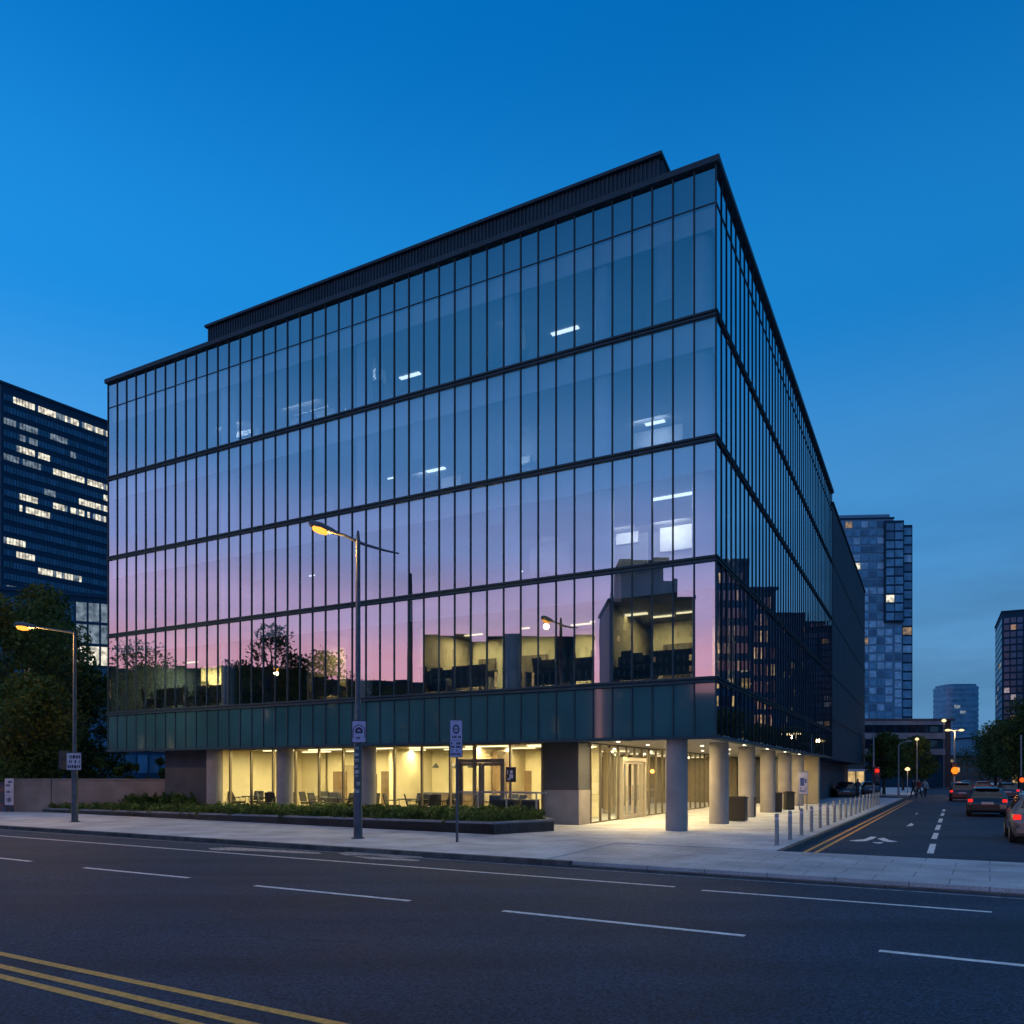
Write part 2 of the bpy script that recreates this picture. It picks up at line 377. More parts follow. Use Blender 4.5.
# west block pavement with a rounded kerb corner, crossing band, east pavement
def west_edge():
    k = KN + .16
    pts = [rp(-260, k)]
    a = Vector(rp(0, k)); l0 = (WB - a).dot(rd)
    return pts, k, l0
_, kk, _ = west_edge()
c0 = side_at_n(-.16, KN+.16)
lc = c0.dot(rd)
pavep = [rp(-260, kk), rp(lc+30, kk), rp(lc+30, KN+.1)]
g = MB()
wc = side_at_n(-.16, CB)
g.prism([rp(-260, kk), rp(lc-4.2, kk), tuple(side_at_n(-4.6, CB)), tuple(wc), sp(52, -.16), sp(52, -70), rp(-260, 75)], -.15, 0)
g.prism([sp(64, -.16), sp(230, -.16), sp(230, -60), sp(64, -60)], -.15, 0)
tag(g.build('pavement', M['paving']), kind='structure')
g = MB()
lce = side_at_n(9.76, KN+.16).dot(rd)
g.prism([rp(lc-4.2, kk), rp(lce+4, kk), tuple(side_at_n(14, CB)), tuple(side_at_n(-4.6, CB))], -.15, -.015)
tag(g.build('paved_crossing', paving('crossing_slabs', (.50, .50, .52), (.45, .46, .48), (.20, .21, .23), 1.25, .8, R(-31.2))), kind='structure')
g = MB()
g.prism([rp(lce+4, kk), rp(300, kk), rp(300, 60), sp(60, 60), sp(230, 60), sp(230, 9.76), tuple(side_at_n(9.76, CB)), tuple(side_at_n(14, CB))], -.15, 0)
tag(g.build('pavement_beyond_side_street', M['paving']), kind='structure')
g = MB(); g.prism([rp(-260, -4.66), rp(300, -4.66), rp(300, -40), rp(-260, -40)], -.15, 0)
tag(g.build('pavement_opposite', M['paving']), kind='structure')
# kerbs: stones 0.9 m long, dropping at the crossing
def kerb_run(name, fn, l0, l1, top=0.003, drop=None):
    b = MB(); l = l0; rr = random.Random(3)
    while l < l1 - .05:
        e = min(l + .915, l1)
        z = top - rr.random()*.004
        if drop and drop[0] < l < drop[1]: z = -.095
        elif drop and drop[1] <= l < drop[1]+.9: z = -.06
        p = [fn(l, 0), fn(e-.012, 0), fn(e-.012, .16), fn(l, .16)]
        b.prism(p, -.15, z); l = e
    return tag(b.build(name, M['kerb'], bevel=.012), kind='structure')
kerb_run('kerb', lambda l, d: rp(l, KN+d), -60, lc-3.5, .003)
kerb_run('dropped_kerb', lambda l, d: rp(l, KN+d), lc-3.5, lce+3.5, -.085)
kerb_run('kerb_of_side_street', lambda l, d: sp(l, -d), (WB-O2).dot(sd), 52)
kerb_run('kerb_east_of_side_street', lambda l, d: sp(l, 9.6+d), (EB-O2).dot(sd), 120)
kerb_run('kerb_beyond', lambda l, d: sp(l, -d), 64, 150)

# markings laid 4 mm over the asphalt
def stripe(a, b, wd, z):
    a = Vector((a[0], a[1])); b = Vector((b[0], b[1])); d = (b-a).normalized(); n = Vector((-d.y, d.x))*wd/2
    return [(*(a-n), z), (*(b-n), z), (*(b+n), z), (*(a+n), z)]
ZM = ZR + .004
def marking(name, a, b, wd, mat, sub=None):
    m = MB(); m.add(stripe(a, b, wd, ZM), [(0,1,2,3)]); return tag(m.build(name, mat), kind='structure')
lane_n = G(675, 887, ZR).xy.dot(rn)
marking('lane_line', rp(-120, lane_n+.05), (G(675, 887, ZR)), .11, M['white_paint'])
marking('lane_line', G(702, 890.4, ZR), G(992, 912.3, ZR), .11, M['white_paint'])
marking('lane_line', rp(G(992, 912, ZR).xy.dot(rd)+3, lane_n), rp(120, lane_n), .11, M['white_paint'])
for a, b in (((-90, 848.5), (31, 861.5)), ((84, 867.8), (189, 878)), ((255, 885.8), (410, 901)), ((503, 911), (745, 936)), ((879, 951), (1100, 973.5))):
    marking('dashed_lane_line', G(*a, ZR), G(*b, ZR), .12, M['white_paint'])
for a, b in (((0, 953.8), (333, 1023.5)), ((0, 966.3), (245, 1023.5)), ((0, 976.5), (190, 1023.5))):
    A, B = G(*a, ZR).xy, G(*b, ZR).xy; d = (B-A).normalized()
    marking('yellow_centre_line', A - d*60, B + d*30, .105, M['yellow_paint'])
marking('edge_line', rp(-120, KN-.30), rp(lce+4, KN-.30), .07, M['worn_paint'])
# worn arrows near the kerb
def flat(name, pts, mat):
    m = MB(); m.add([(*G(u, v, ZR).xy, ZM) for u, v in pts], [tuple(range(len(pts)))]); return tag(m.build(name, mat), kind='structure')
flat('worn_road_marking', [(208, 848.2), (232, 847.4), (270, 849.5), (318, 852.3), (322, 854), (296, 853.2), (262, 851.5), (232, 850.6), (212, 850.2)], M['worn_paint'])
flat('worn_road_marking', [(338, 853.5), (352, 850.5), (375, 850.2), (420, 856), (424, 858.2), (396, 858.3), (372, 855.5), (346, 855.4)], M['worn_paint'])
flat('worn_road_marking', [(352, 856.2), (372, 857.0), (420, 860.0), (418, 861.2), (370, 859.2)], M['worn_paint'])
# side street
for o in (.35, .62):
    marking('double_yellow_line', side_at_n(o, CB+.1), sp(50, o), .1, M['yellow_paint'])
for a, b in (((930.2, 853.5), (933.2, 844)), ((934, 839), (936.3, 833)), ((937, 830), (939, 825)), ((939.7, 822.5), (941.2, 818.6)), ((942, 816), (943, 813)), ((943.5, 811.4), (944.2, 809.4))):
    marking('side_street_lane_dash', G(*a, ZR), G(*b, ZR), .16, M['white_paint'])
flat('turn_arrow', [(849, 840.6), (864, 839.4), (871, 836.6), (877, 836.8), (873, 839), (866, 841.2), (856, 841.4)], M['white_paint'])
flat('turn_arrow', [(877, 838.6), (884, 837.8), (890, 840.4), (898, 841.6), (890, 842.2), (884, 841.4)], M['white_paint'])
flat('turn_arrow', [(872, 842.2), (884, 842.4), (880, 843.8), (875, 843.2)], M['white_paint'])
flat('turn_arrow', [(906, 826.4), (911, 823.0), (914, 824.6), (912, 826.0)], M['white_paint'])
flat('turn_arrow', [(915, 814.6), (917, 812.8), (918, 814.0)], M['white_paint'])
# tar seam on the near lanes
m = MB(); pts = [(28, 949), (90, 941), (160, 930), (250, 915), (330, 905), (420, 893)]
for (a, b) in zip(pts, pts[1:]): m.add(stripe(G(*a, ZR), G(*b, ZR), .022, ZM), [(0,1,2,3)])
tag(m.build('tar_seam', pbr('tar', (.022, .022, .024), .6)), kind='structure')

# ---------------------------------------------------------------- main office building
BO = Vector((6.8, 26.3, 0)); BA = R(-27.98)
bld = empty('office_building', BO, BA)
tag(bld, 'large glass office block mirroring a pink and blue sky above a lit ground floor', 'office building')
BM = Matrix.Translation(BO) @ Matrix.Rotation(BA, 4, 'Z')
BI = BM.inverted()
def loc2w(x, y, z): return BM @ Vector((x, y, z))
def px_on(u, v, y):
    """local point on the plane y=const of the building seen at a photo pixel"""
    o = BI @ Vector((0, 0, EYE)); d = (BI.to_3x3() @ Vector(((u-CX)/F, 1, (HZ-v)/F)))
    k = (y - o.y)/d.y; return o + d*k
WL, DL = 31.5, 34.7
ZB, Z1, Z2, Z3, Z4, ZT = 3.2, 5.13, 9.17, 13.2, 17.35, 22.5
lines = [Z1, Z2, Z3, Z4]
band = {Z1: 8.22, Z2: 12.2, Z3: 16.33, Z4: 20.3}; ZP = 21.03
NB, NS = 43, 46
bw, bs = WL/NB, DL/NS
def part(mb, name, mat, parent=bld, **k): return mb.build(name, mat, parent, **k)
pr = random.Random(11)
# glass panes: the hundred largest in the photo are parts, the rest one part
panes = []
def pane_front(i, z0, z1, kind):
    x1 = -i*bw - .03; x0 = -(i+1)*bw + .03; tz, tx = pr.gauss(0, .0016)*(z1-z0)/2, pr.gauss(0, .0013)*(x1-x0)/2
    j = [-tz-tx, -tz+tx, tz+tx, tz-tx]; e_ = pr.gauss(0, .0005); j[0] += e_; j[2] -= e_
    return dict(vs=[(x0, j[0], z0), (x1, j[1], z0), (x1, j[2], z1), (x0, j[3], z1)], mat='glass', side=0)
def pane_side(i, z0, z1):
    y0 = i*bs + .03; y1 = (i+1)*bs - .03; j = [pr.gauss(0, .0008) for _ in range(4)]
    return dict(vs=[(j[0], y0, z0), (j[1], y1, z0), (j[2], y1, z1), (j[3], y0, z1)], mat='glass_side', side=1)
tops = {Z1: Z2, Z2: Z3, Z3: Z4, Z4: ZP}
for z in lines:
    for i in range(NB): panes.append(pane_front(i, z+.12, tops[z]-(.12 if z != Z4 else .02), 0))
    for i in range(NS): panes.append(pane_side(i, z+.12, tops[z]-(.12 if z != Z4 else .02)))
def area(p):
    q = [proj(loc2w(*v)) for v in p['vs']]
    return abs(sum(q[i][0]*q[(i+1)%4][1]-q[(i+1)%4][0]*q[i][1] for i in range(4)))/2
panes.sort(key=area, reverse=True)
for p in panes[:100]:
    part(MB().add(p['vs'], [(0,1,2,3)]), 'window_pane', M[p['mat']])
rest = MB()
for p in panes[100:]: rest.add(p['vs'], [(0,1,2,3)], p['side'])
tag(part(rest, 'window_pane', [M['glass'], M['glass_side']]), kind='stuff')
for i in range(NB):
    q = pane_front(i, ZP+.02, ZT-.25, 0); part(MB().add(q['vs'], [(0,1,2,3)]), 'parapet_panel', M['glass'])
rp2 = MB()
for i in range(NS):
    q = pane_side(i, ZP+.02, ZT-.25); part(MB().add(q['vs'], [(0,1,2,3)]), 'parapet_panel', M['glass_side'])
for i in range(NB):
    q = pane_front(i, ZB+.06, Z1-.12, 0); part(MB().add(q['vs'], [(0,1,2,3)]), 'spandrel_panel', M['spandrel'])
for i in range(NS):
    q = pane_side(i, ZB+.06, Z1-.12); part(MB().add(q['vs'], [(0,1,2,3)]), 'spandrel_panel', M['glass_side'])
# vertical mullions and fins
for i in range(NB+1):
    x = -i*bw
    b = MB().box(x-.025, x+.025, -.04, .03, ZB, ZT-.2)
    part(b, 'mullion', M['metal'])
for i in range(1, NS+1):
    y = i*bs
    b = MB().box(-.03, .03, y-.028, y+.028, ZB, ZT-.2)
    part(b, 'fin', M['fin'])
# floor bands: twin rails with a recessed groove, on both facades
for z in [Z1, Z2, Z3, Z4]:
    b = MB()
    for a0, a1, d in ((-.10, -.03, .09), (-.03, .03, .03), (.03, .10, .09)):
        b.box(-WL-.03, .0, -d, 0, z+a0, z+a1, 0)
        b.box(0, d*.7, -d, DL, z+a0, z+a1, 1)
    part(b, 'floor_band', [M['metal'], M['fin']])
b = MB().box(-WL, 0, -.03, .0, ZP-.012, ZP+.012); b.box(0, .03, -.03, DL, ZP-.012, ZP+.012); part(b, 'parapet_rail', M['metal'])
b = MB().box(-WL-.1, .14, -.16, .4, ZT-.2, ZT); b.box(-.4, .14, .4, DL+.1, ZT-.2, ZT); b.box(-WL-.1, -.4, DL-.4, DL+.1, ZT-.2, ZT-.004); b.box(-WL-.1, -WL+.4, .4, DL-.4, ZT-.2, ZT-.004)
part(b, 'parapet_cap', M['metal'])
b = MB().box(-WL-.04, .07, -.1, .3, ZB-.05, ZB+.055); b.box(-.3, .07, .3, DL, ZB-.05, ZB+.055); part(b, 'bottom_edge_trim', M['metal'])
# opaque zones behind the glass
b = MB()
for z in [Z1, Z2, Z3, Z4]:
    t = tops[z]
    b.box(-WL+.03, -.06, .16, .20, band[z], t); b.box(-.20, -.16, .26, DL, band[z], t)
part(b, 'ceiling_zone_panel', M['backpan'])
b = MB().box(-WL+.03, -.06, .16, .20, ZP+.003, ZT-.22); b.box(-.20, -.16, .26, DL, ZP+.003, ZT-.22); part(b, 'parapet_lining', M['parapetpan'])
b = MB().box(-WL+.03, -.06, .10, .14, ZB+.06, Z1-.1); b.box(-.14, -.10, .2, DL, ZB+.06, Z1-.1); part(b, 'spandrel_lining', M['dark_stone'])
# slabs, ceilings, roof, hidden walls
for z in [Z1, Z2, Z3, Z4]:
    part(MB().box(-WL+.05, -.22, .22, DL-.05, z-.12, z+.1), 'floor_slab', M['slab'])
    part(MB().box(-WL+.06, -.24, .24, DL-.06, band[z]+.05, band[z]+.09), 'ceiling', M['ceil'])
part(MB().box(-WL+.05, -.22, .22, DL-.05, ZT-.9, ZT-.6), 'roof', M['dark_stone'])
b = MB().box(-WL, -WL+.12, .05, DL, ZB, ZT-.2); b.box(-WL+.12, 0, DL-.12, DL-.002, ZB, ZT-.2); part(b, 'rear_wall', M['clad'])
for z in [Z1, Z2, Z3, Z4]:
    b = MB().box(-WL+.2, -8, 9.5, 9.8, z+.1, band[z]+.05); b.box(-8, -7.7, 9.8, DL-1, z+.1, band[z]+.05)
    part(b, 'core_wall', M['core'])
# interior columns behind the glass
M['inner_col'] = pbr('office_column', (.52, .66, .74), .6, noise=.05)
for s in (.62, 4.2, 8.0, 15.2, 23.4):
    for z in lines: part(MB().tube([(-s, .62, z+.1), (-s, .62, band[z]+.05)], .34, 16), 'inner_column', M['inner_col'], smooth=True)
for t in (5.4, 10.9, 16.2, 21.6, 27):
    for z in lines: part(MB().tube([(-.62, t, z+.1), (-.62, t, band[z]+.05)], .3, 12), 'inner_column', M['inner_col'], smooth=True)
# plant room on the roof: louvred
p0, p1 = px_on(659, 154, 2.0), px_on(207, 325, 2.0)
xr, xl, zp = p0.x, p1.x, 25.0
b = MB().box(xl, xr, 2.05, 22, ZT-.7, zp-.12)
part(b, 'plant_room', M['louvre'])
b = MB(); x = xl + .1
while x < xr - .02: b.box(x-.03, x+.03, 2.0, 2.05, ZT-.5, zp-.12); x += .17
y = 2.2
while y < 21.9: b.box(xr, xr+.1, y-.03, y+.03, ZT-.5, zp-.12); y += .17
part(b, 'plant_room_louvres', M['metal'])
part(MB().box(xl-.06, xr+.14, 1.88, 22.1, zp-.12, zp), 'plant_room_cap', M['metal'])

# ---- rear wing clad in dark panels
b = MB(); b.box(-14, .02, DL+.15, 66.5, 3.1, 21.6); part(b, 'rear_wing', M['clad'])
for z in (6.0, 9.17, 13.2, 17.35): part(MB().box(-.1, .05, DL+.15, 66.5, z-.06, z+.06), 'panel_joint', M['fin'])
part(MB().box(-14.1, .12, DL+.15, 66.6, 21.6, 21.75), 'wing_cap', M['fin'])
part(MB().box(-14, -1.6, 30.4, 66, 0, 3.1), 'rear_ground_wall', M['dark_stone'])

# ---- ground floor
part(MB().box(-WL, .0, .3, DL, 3.24, 3.30), 'soffit', M['soffit'])
for i, s in enumerate((15.3, 20.1, 24.7)):
    part(MB().tube([(-s, .92, 0), (-s, .92, 3.24)], .38, 24), 'column', M['concrete'], smooth=True)
for i, (s, t) in enumerate(((1.5, .55), (1.15, 5.3), (1.2, 10.9), (1.2, 16.2), (1.2, 21.6), (1.2, 26.6))):
    part(MB().tube([(-s, t, 0), (-s, t, 3.24)], .38, 24), 'column', M['concrete'], smooth=True)
part(MB().box(-7.2, -5.72, 1.75, 2.9, 0, 3.24), 'stone_pier', M['dark_stone'])
part(MB().box(-7.23, -5.69, 1.72, 2.93, .0, 1.35), 'pier_cladding', M['concrete'])
part(MB().box(-28.6, -25.5, 1.15, 6.5, 0, 3.24), 'end_wall', M['dark_stone'])
part(MB().box(-2.1, -.4, 30.4, 31.2, 0, 3.24), 'square_pier', M['cream2'])
# front room
yg = 1.62
b = MB(); b.box(-25.5, -7.2, 7.6, 7.8, 0, 3.24); b.box(-25.5, -25.3, 1.7, 7.6, 0, 3.24); part(b, 'lobby_rear_wall', M['cream'])
part(MB().box(-19.9, -18.7, 5.9, 6.0, .4, 2.0), 'screen_panel', M['bronze'])
for x, wdt in ((-22.2, 1.3), (-18.9, 1.3), (-13.6, 1.5), (-9.4, .9)):
    part(MB().box(x, x+wdt, 7.54, 7.6, .5, 2.5), 'wall_panel', M['cream2'])
part(MB().box(-16.6, -16.4, 4.2, 7.6, 0, 3.24), 'partition', M['cream'])
part(MB().box(-25.3, -7.2, 1.7, 7.6, .003, .02), 'lobby_floor', M['cream2'])
gl = []
xs = [-7.2 - i*1.433 for i in range(13)]
door_l, door_r = -11.0, -8.95
for a, c in zip(xs[1:], xs[:-1]):
    if door_l - .2 < (a+c)/2 < door_r + .2: continue
    part(MB().quad((a+.03, yg, .08), (c-.03, yg, .08), (c-.03, yg, 3.2), (a+.03, yg, 3.2)), 'shopfront_pane', M['clear'])
for x in xs:
    if door_l < x < door_r: continue
    part(MB().box(x-.035, x+.035, yg-.05, yg+.07, 0, 3.24), 'shopfront_mullion', M['bronze'])
b = MB().box(-24.4, -7.2, yg-.04, yg+.04, 0, .08); b.box(-24.4, -7.2, yg-.04, yg+.04, 3.17, 3.24); part(b, 'shopfront_rail', M['bronze'])
part(MB().quad((-12.93, yg, 2.62), (-7.23, yg, 2.62), (-7.23, yg, 3.16), (-12.93, yg, 3.16)), 'transom_pane', M['clear'])
d = MB().box(door_l-.1, door_l, yg-.12, yg+.1, 0, 2.6).box(door_r, door_r+.1, yg-.12, yg+.1, 0, 2.6).box(door_l, door_r, yg-.12, yg+.1, 2.45, 2.6)
dr = part(d, 'front_door_frame', M['bronze'])
for a, c in ((door_l, (door_l+door_r)/2), ((door_l+door_r)/2, door_r)):
    lf = MB().box(a+.01, a+.13, yg-.03, yg+.03, .02, 2.44).box(c-.13, c-.01, yg-.03, yg+.03, .02, 2.44).box(a+.13, c-.13, yg-.03, yg+.03, .02, .22).box(a+.13, c-.13, yg-.03, yg+.03, 2.32, 2.44)
    part(lf, 'door_leaf', M['bronze'], dr)
    part(MB().quad((a+.13, yg, .22), (c-.13, yg, .22), (c-.13, yg, 2.32), (a+.13, yg, 2.32)), 'door_glass', M['clear'], dr)
# entrance wall along the colonnade
xe = -5.7
ys = [2.92 + i*1.06 for i in range(27)]
DY0, DY1 = 6.1, 9.28
for a, c in zip(ys[:-1], ys[1:]):
    if a >= DY0-.1 and c <= DY1+.2: 
        part(MB().quad((xe, a+.03, 2.75), (xe, c-.03, 2.75), (xe, c-.03, 3.2), (xe, a+.03, 3.2)), 'entrance_transom', M['clear']); continue
    part(MB().quad((xe, a+.03, .05), (xe, c-.03, .05), (xe, c-.03, 3.2), (xe, a+.03, 3.2)), 'entrance_pane', M['clear'])
for y in ys: part(MB().box(xe-.05, xe+.05, y-.03, y+.03, 0, 3.24), 'entrance_mullion', M['bronze'])
b = MB().box(xe-.04, xe+.04, 2.92, 30.4, 0, .05).box(xe-.04, xe+.04, 2.92, 30.4, 3.18, 3.24); part(b, 'entrance_rail', M['bronze'])
M['paleframe'] = pbr('pale_door_frame', (.55, .50, .40), .4, .3, noise=.05)
b = MB().box(xe-.1, xe+.22, DY0, DY0+.12, 0, 2.72).box(xe-.1, xe+.22, DY1-.12, DY1, 0, 2.72).box(xe-.1, xe+.22, DY0+.12, DY1-.12, 2.56, 2.72)
dr = part(b, 'entrance_door_frame', M['paleframe'])
for k in range(4):
    a = DY0+.12 + k*.735; c = a+.725
    lf = MB().box(xe+.06, xe+.12, a, a+.09, .02, 2.55).box(xe+.06, xe+.12, c-.09, c, .02, 2.55).box(xe+.06, xe+.12, a+.09, c-.09, .02, .18).box(xe+.06, xe+.12, a+.09, c-.09, 2.44, 2.55)
    part(lf, 'door_leaf', M['paleframe'], dr)
    part(MB().quad((xe+.09, a+.09, .18), (xe+.09, c-.09, .18), (xe+.09, c-.09, 2.44), (xe+.09, a+.09, 2.44)), 'door_glass', M['clear'], dr)
    part(MB().box(xe+.15, xe+.18, c-.16, c-.13, .8, 1.5), 'door_handle', M['steel'], dr)
# lobby behind the entrance wall
b = MB().box(-11.2, -11, 2.95, 30.2, 0, 3.24).box(-11, xe-.1, 30.2, 30.4, 0, 3.24); part(b, 'entrance_hall_wall', M['cream2'])
for y0, y1 in ((4.2, 5.6), (10.5, 13.5), (17, 18.4), (22.5, 26)): part(MB().box(-10.95, -10.7, y0, y1, 0, 3.0), 'timber_panel', M['timber'])
for y in (5.3, 11.5, 17, 23): part(MB().tube([(-8.2, y, 0), (-8.2, y, 3.24)], .3, 16), 'inner_column', M['cream2'], smooth=True)
# luminaires
def lum(x0, x1, y0, y1, z, mat, power=0, col=(1, .8, .45), name='ceiling_light'):
    o = part(MB().box(x0, x1, y0, y1, z-.05, z), name, M[mat])
    if power:
        l = bpy.data.lights.new('room_light', 'AREA'); l.shape = 'RECTANGLE'; l.size = x1-x0; l.size_y = y1-y0; l.energy = power; l.color = col
        q = bpy.data.objects.new('room_light', l); COL.objects.link(q); q.parent = bld; q.location = ((x0+x1)/2, (y0+y1)/2, z-.07)
    return o
YW = (1, .79, .38)
for i in range(6):
    x = -23.6 + i*3.0
    lum(x, x+2.0, 3.0, 3.25, 3.2, 'warm_light', 165, YW); lum(x+.2, x+2.0, 5.6, 5.85, 3.2, 'warm_light', 110, YW)
for x in (-23.4, -20.6, -17.9, -15.2, -12.4, -9.9, -8.1): part(MB().box(x, x+.06, 7.45, 7.53, .02, 3.2), 'wall_post', M['bronze'])
part(MB().box(-15.6, -12.2, 5.6, 6.1, .02, 1.05), 'counter', M['timber'])
part(MB().box(-15.7, -12.1, 5.55, 6.15, 1.05, 1.1), 'counter_top', M['core'])
for x in (-15.0, -14.0, -13.0): part(MB().tube([(x, 5.8, 2.3), (x, 5.8, 2.36), (x, 5.8, 2.5), (x, 5.8, 2.52)], [.16, .15, .05, .01], 12), 'pendant_shade', M['black'], smooth=True)
for x in (-22.9, -19.6, -11.6, -9.0): part(MB().box(x, x+.95, 7.50, 7.55, .02, 2.15), 'inner_door', M['timber'])
for y in (4, 8, 12, 17, 22, 27): lum(-9.0, -7.4, y, y+.3, 3.2, 'warm_light', 100, (1, .74, .36))
# downlights under the overhang
for (x, y) in [(-4.4, 2.6), (-3.0, 1.4), (-4.4, 6.2), (-2.6, 4.2), (-4.2, 9.6), (-2.6, 8.3), (-2.6, 13.6), (-2.6, 18.9), (-2.6, 24.2), (-2.6, 28.8), (-.75, 8.2), (-.75, 13.6), (-.75, 18.9), (-.75, 24.2), (-4.3, 15), (-4.3, 21)]:
    part(MB().tube([(x, y, 3.215), (x, y, 3.238)], .07, 12), 'downlight', M['down_light'])
    l = bpy.data.lights.new('downlight_beam', 'AREA'); l.shape = 'DISK'; l.size = .14; l.energy = 105 if x < -1 else 60; l.color = (1, .72, .34)
    q = bpy.data.objects.new('downlight_beam', l); COL.objects.link(q); q.parent = bld; q.location = (x, y, 3.19)
# first office floor: warm rooms at the ends, glass partitions
for (a, c) in ((-30.8, -24.4), (-18.6, -17.4), (-12.6, -8.4), (-7.4, -4.7), (-3.9, -1.1)):
    lum(a+.4, a+1.3, 3.9, 4.02, band[Z1]+.02, 'warm_light', (44 if a < -30 else 14 if a > -5 else 24)*(c-a), YW); part(MB().box(a, c, 5.3, 5.4, Z1+.1, band[Z1]), 'room_wall', M['cream']); lum(c-1.3, c-.4, 3.6, 3.7, band[Z1]+.02, 'warm_light', (44 if a < -30 else 14 if a > -5 else 22)*(c-a), YW)
for x in (-24.3, -19.2, -16.9, -13.0, -4.4): part(MB().box(x, x+.12, 1.4, 9.4, Z1+.1, band[Z1]), 'partition', M['cream2'])
for x, wd_ in ((-30.6, .5), (-28.4, 1.4), (-26.3, .7), (-12.2, .9), (-10.0, 1.3), (-6.6, .8), (-3.4, 1.3)): part(MB().box(x, x+wd_, 5.15, 5.25, Z1+.1, 7.3), 'wall_panel', M['bronze'])
for y in (3, 9, 15, 22, 29): lum(-4.6, -3.4, y, y+.2, band[Z1]+.02, 'warm_light', 10, YW)
# single tubes and lit corners on the upper floors, placed where the photo shows them
def tube_at(u, v, yy, w_, z, pw, mat='cool_light', col=(.85, .93, 1)):
    base = max(q for q in lines if q < px_on(u, v, 0).z); zc = band[base]+.04
    Y = (zc-.03-EYE)*F/(HZ-v); p = BI @ Vector(((u-CX)/F*Y, Y, zc))
    lum(p.x-w_/2, p.x+w_/2, p.y-.1, p.y+.1, zc, mat, pw, col)
for (u, v, yy, w_, pw) in ((410, 376, 4.5, 1.1, 22), (565, 331, 4.5, 1.2, 34), (436, 470, 4.5, 1.0, 12), (655, 423, 3.5, .8, 16), (570, 449, 4.5, .5, 6), (670, 497, 4.6, 1.8, 90), (541, 567, 4.5, .5, 2), (516, 572, 4.5, .7, 3)):
    zmax = 99
    tube_at(u, v, yy, w_, zmax, pw)
# blinds part-way down behind some panes, cabinets and shelving along the windows
M['blind'] = pbr('roller_blind', (.30, .38, .44), .8, noise=.06)
br_ = random.Random(23)
M['cabinet'] = pbr('pale_cabinet', (.34, .36, .38), .6, noise=.15)
for z in (Z2, Z3, Z4):
    for i in range(NB):
        if br_.random() < .11:
            hh = br_.uniform(.15, .75)*(band[z]-z); part(MB().box(-(i+1)*bw+.05, -i*bw-.05, .13, .15, band[z]-hh, band[z]), 'blind', M['blind'])
    x = -WL+.6
    while x < -1.5:
        w2_ = br_.uniform(.5, 1.6)
        if br_.random() < .5:
            h2_ = br_.uniform(.6, 1.5); part(MB().box(x, x+w2_, 1.3, 1.7, z+.1, z+.1+h2_), 'cabinet', M['cabinet' if br_.random() < .5 else 'core'])
        x += w2_ + br_.uniform(.3, 1.6)
for (x, z) in ((-20, Z4), (-17, Z3), (-10.4, Z2), (-22, Z2)):  # extra ceiling lamps added to brighten the cabinets and rooms
    lum(x, x+.35, 4.6, 4.66, band[z]+.04, 'cool_light', 9, (.9, .95, 1))
# pale partitions, brightened by added lamps
def wash(x0, x1, y, z, pw, col):
    # added area light with no fixture, brightens the partition behind it
    l = bpy.data.lights.new('added_wall_light', 'AREA'); l.shape = 'RECTANGLE'; l.size = x1-x0; l.size_y = .15; l.energy = pw; l.color = col
    q = bpy.data.objects.new('added_wall_light', l); COL.objects.link(q); q.parent = bld; q.location = ((x0+x1)/2, y, z); q.rotation_euler = (R(55), 0, 0)
def wall_at(u0, u1, v0, v1, yy, mat='cream2', d=.1):
    a, c = px_on(u0, v1, yy), px_on(u1, v0, yy)
    part(MB().box(a.x, c.x, yy, yy+d, a.z, c.z), 'partition', M[mat])
M['pale'] = pbr('pale_partition', (.55, .58, .62), .7, noise=.1)
M['equip'] = pbr('office_clutter', (.06, .065, .075), .7, noise=.4, scale=3)
for q in ((372, 376, 359, 400, 2.2), (511, 515, 345, 366, 2.2), (616, 638, 512, 545, 5.5), (660, 692, 508, 552, 5.6), (565, 578, 342, 350, 5.6), (404, 424, 380, 388, 5.6), (126, 156, 518, 548, 4), (228, 252, 428, 440, 4), (294, 328, 402, 416, 4), (515, 530, 455, 466, 3)):
    wall_at(*q, mat='pale')
for (u0, u1, v0, v1, yy, pw, col) in ((616, 638, 512, 545, 5.5, 22, (1, .93, .8)), (660, 690, 506, 552, 5.6, 36, (1, .93, .8)), (552, 586, 334, 352, 6.0, 55, (.9, .96, 1)), (396, 428, 380, 396, 6.0, 40, (.9, .96, 1)), (424, 452, 474, 488, 5.6, 26, (.9, .96, 1)),
                                      (640, 672, 427, 442, 5.2, 30, (.9, .96, 1)), (126, 156, 518, 548, 4, 26, (.9, .96, 1)), (228, 252, 428, 440, 4, 22, (.9, .96, 1)), (294, 328, 402, 416, 4, 22, (.9, .96, 1)), (515, 530, 455, 466, 3, 10, (.9, .96, 1)), (372, 376, 359, 400, 2.2, 8, (.9, .96, 1)), (511, 515, 345, 366, 2.2, 5, (.9, .96, 1)), (536, 560, 560, 572, 5, 12, (1, .8, .85))):
    a, c = px_on(u0, v1, yy), px_on(u1, v0, yy)
    base = max(q for q in lines if q < px_on((u0+u1)/2, (v0+v1)/2, yy).z)
    part(MB().box(max(a.x-.4, -WL+.3), c.x+.4, yy+.14, yy+.2, base+.1, band[base]), 'partition', M['core'])
    wash(a.x, c.x, yy-.9, min(c.z+.5, band[base]-.05), pw, col)
    rr = random.Random(int(u0)); x = max(a.x-.8, -WL+.4)
    while x < c.x+1.2:
        w2_ = rr.uniform(.2, .6); part(MB().box(x, x+w2_, yy-1.6, yy-1.2, base+.1, base+rr.uniform(.7, 1.5)), 'cabinet', M['equip']); x += w2_ + rr.uniform(.05, .5)

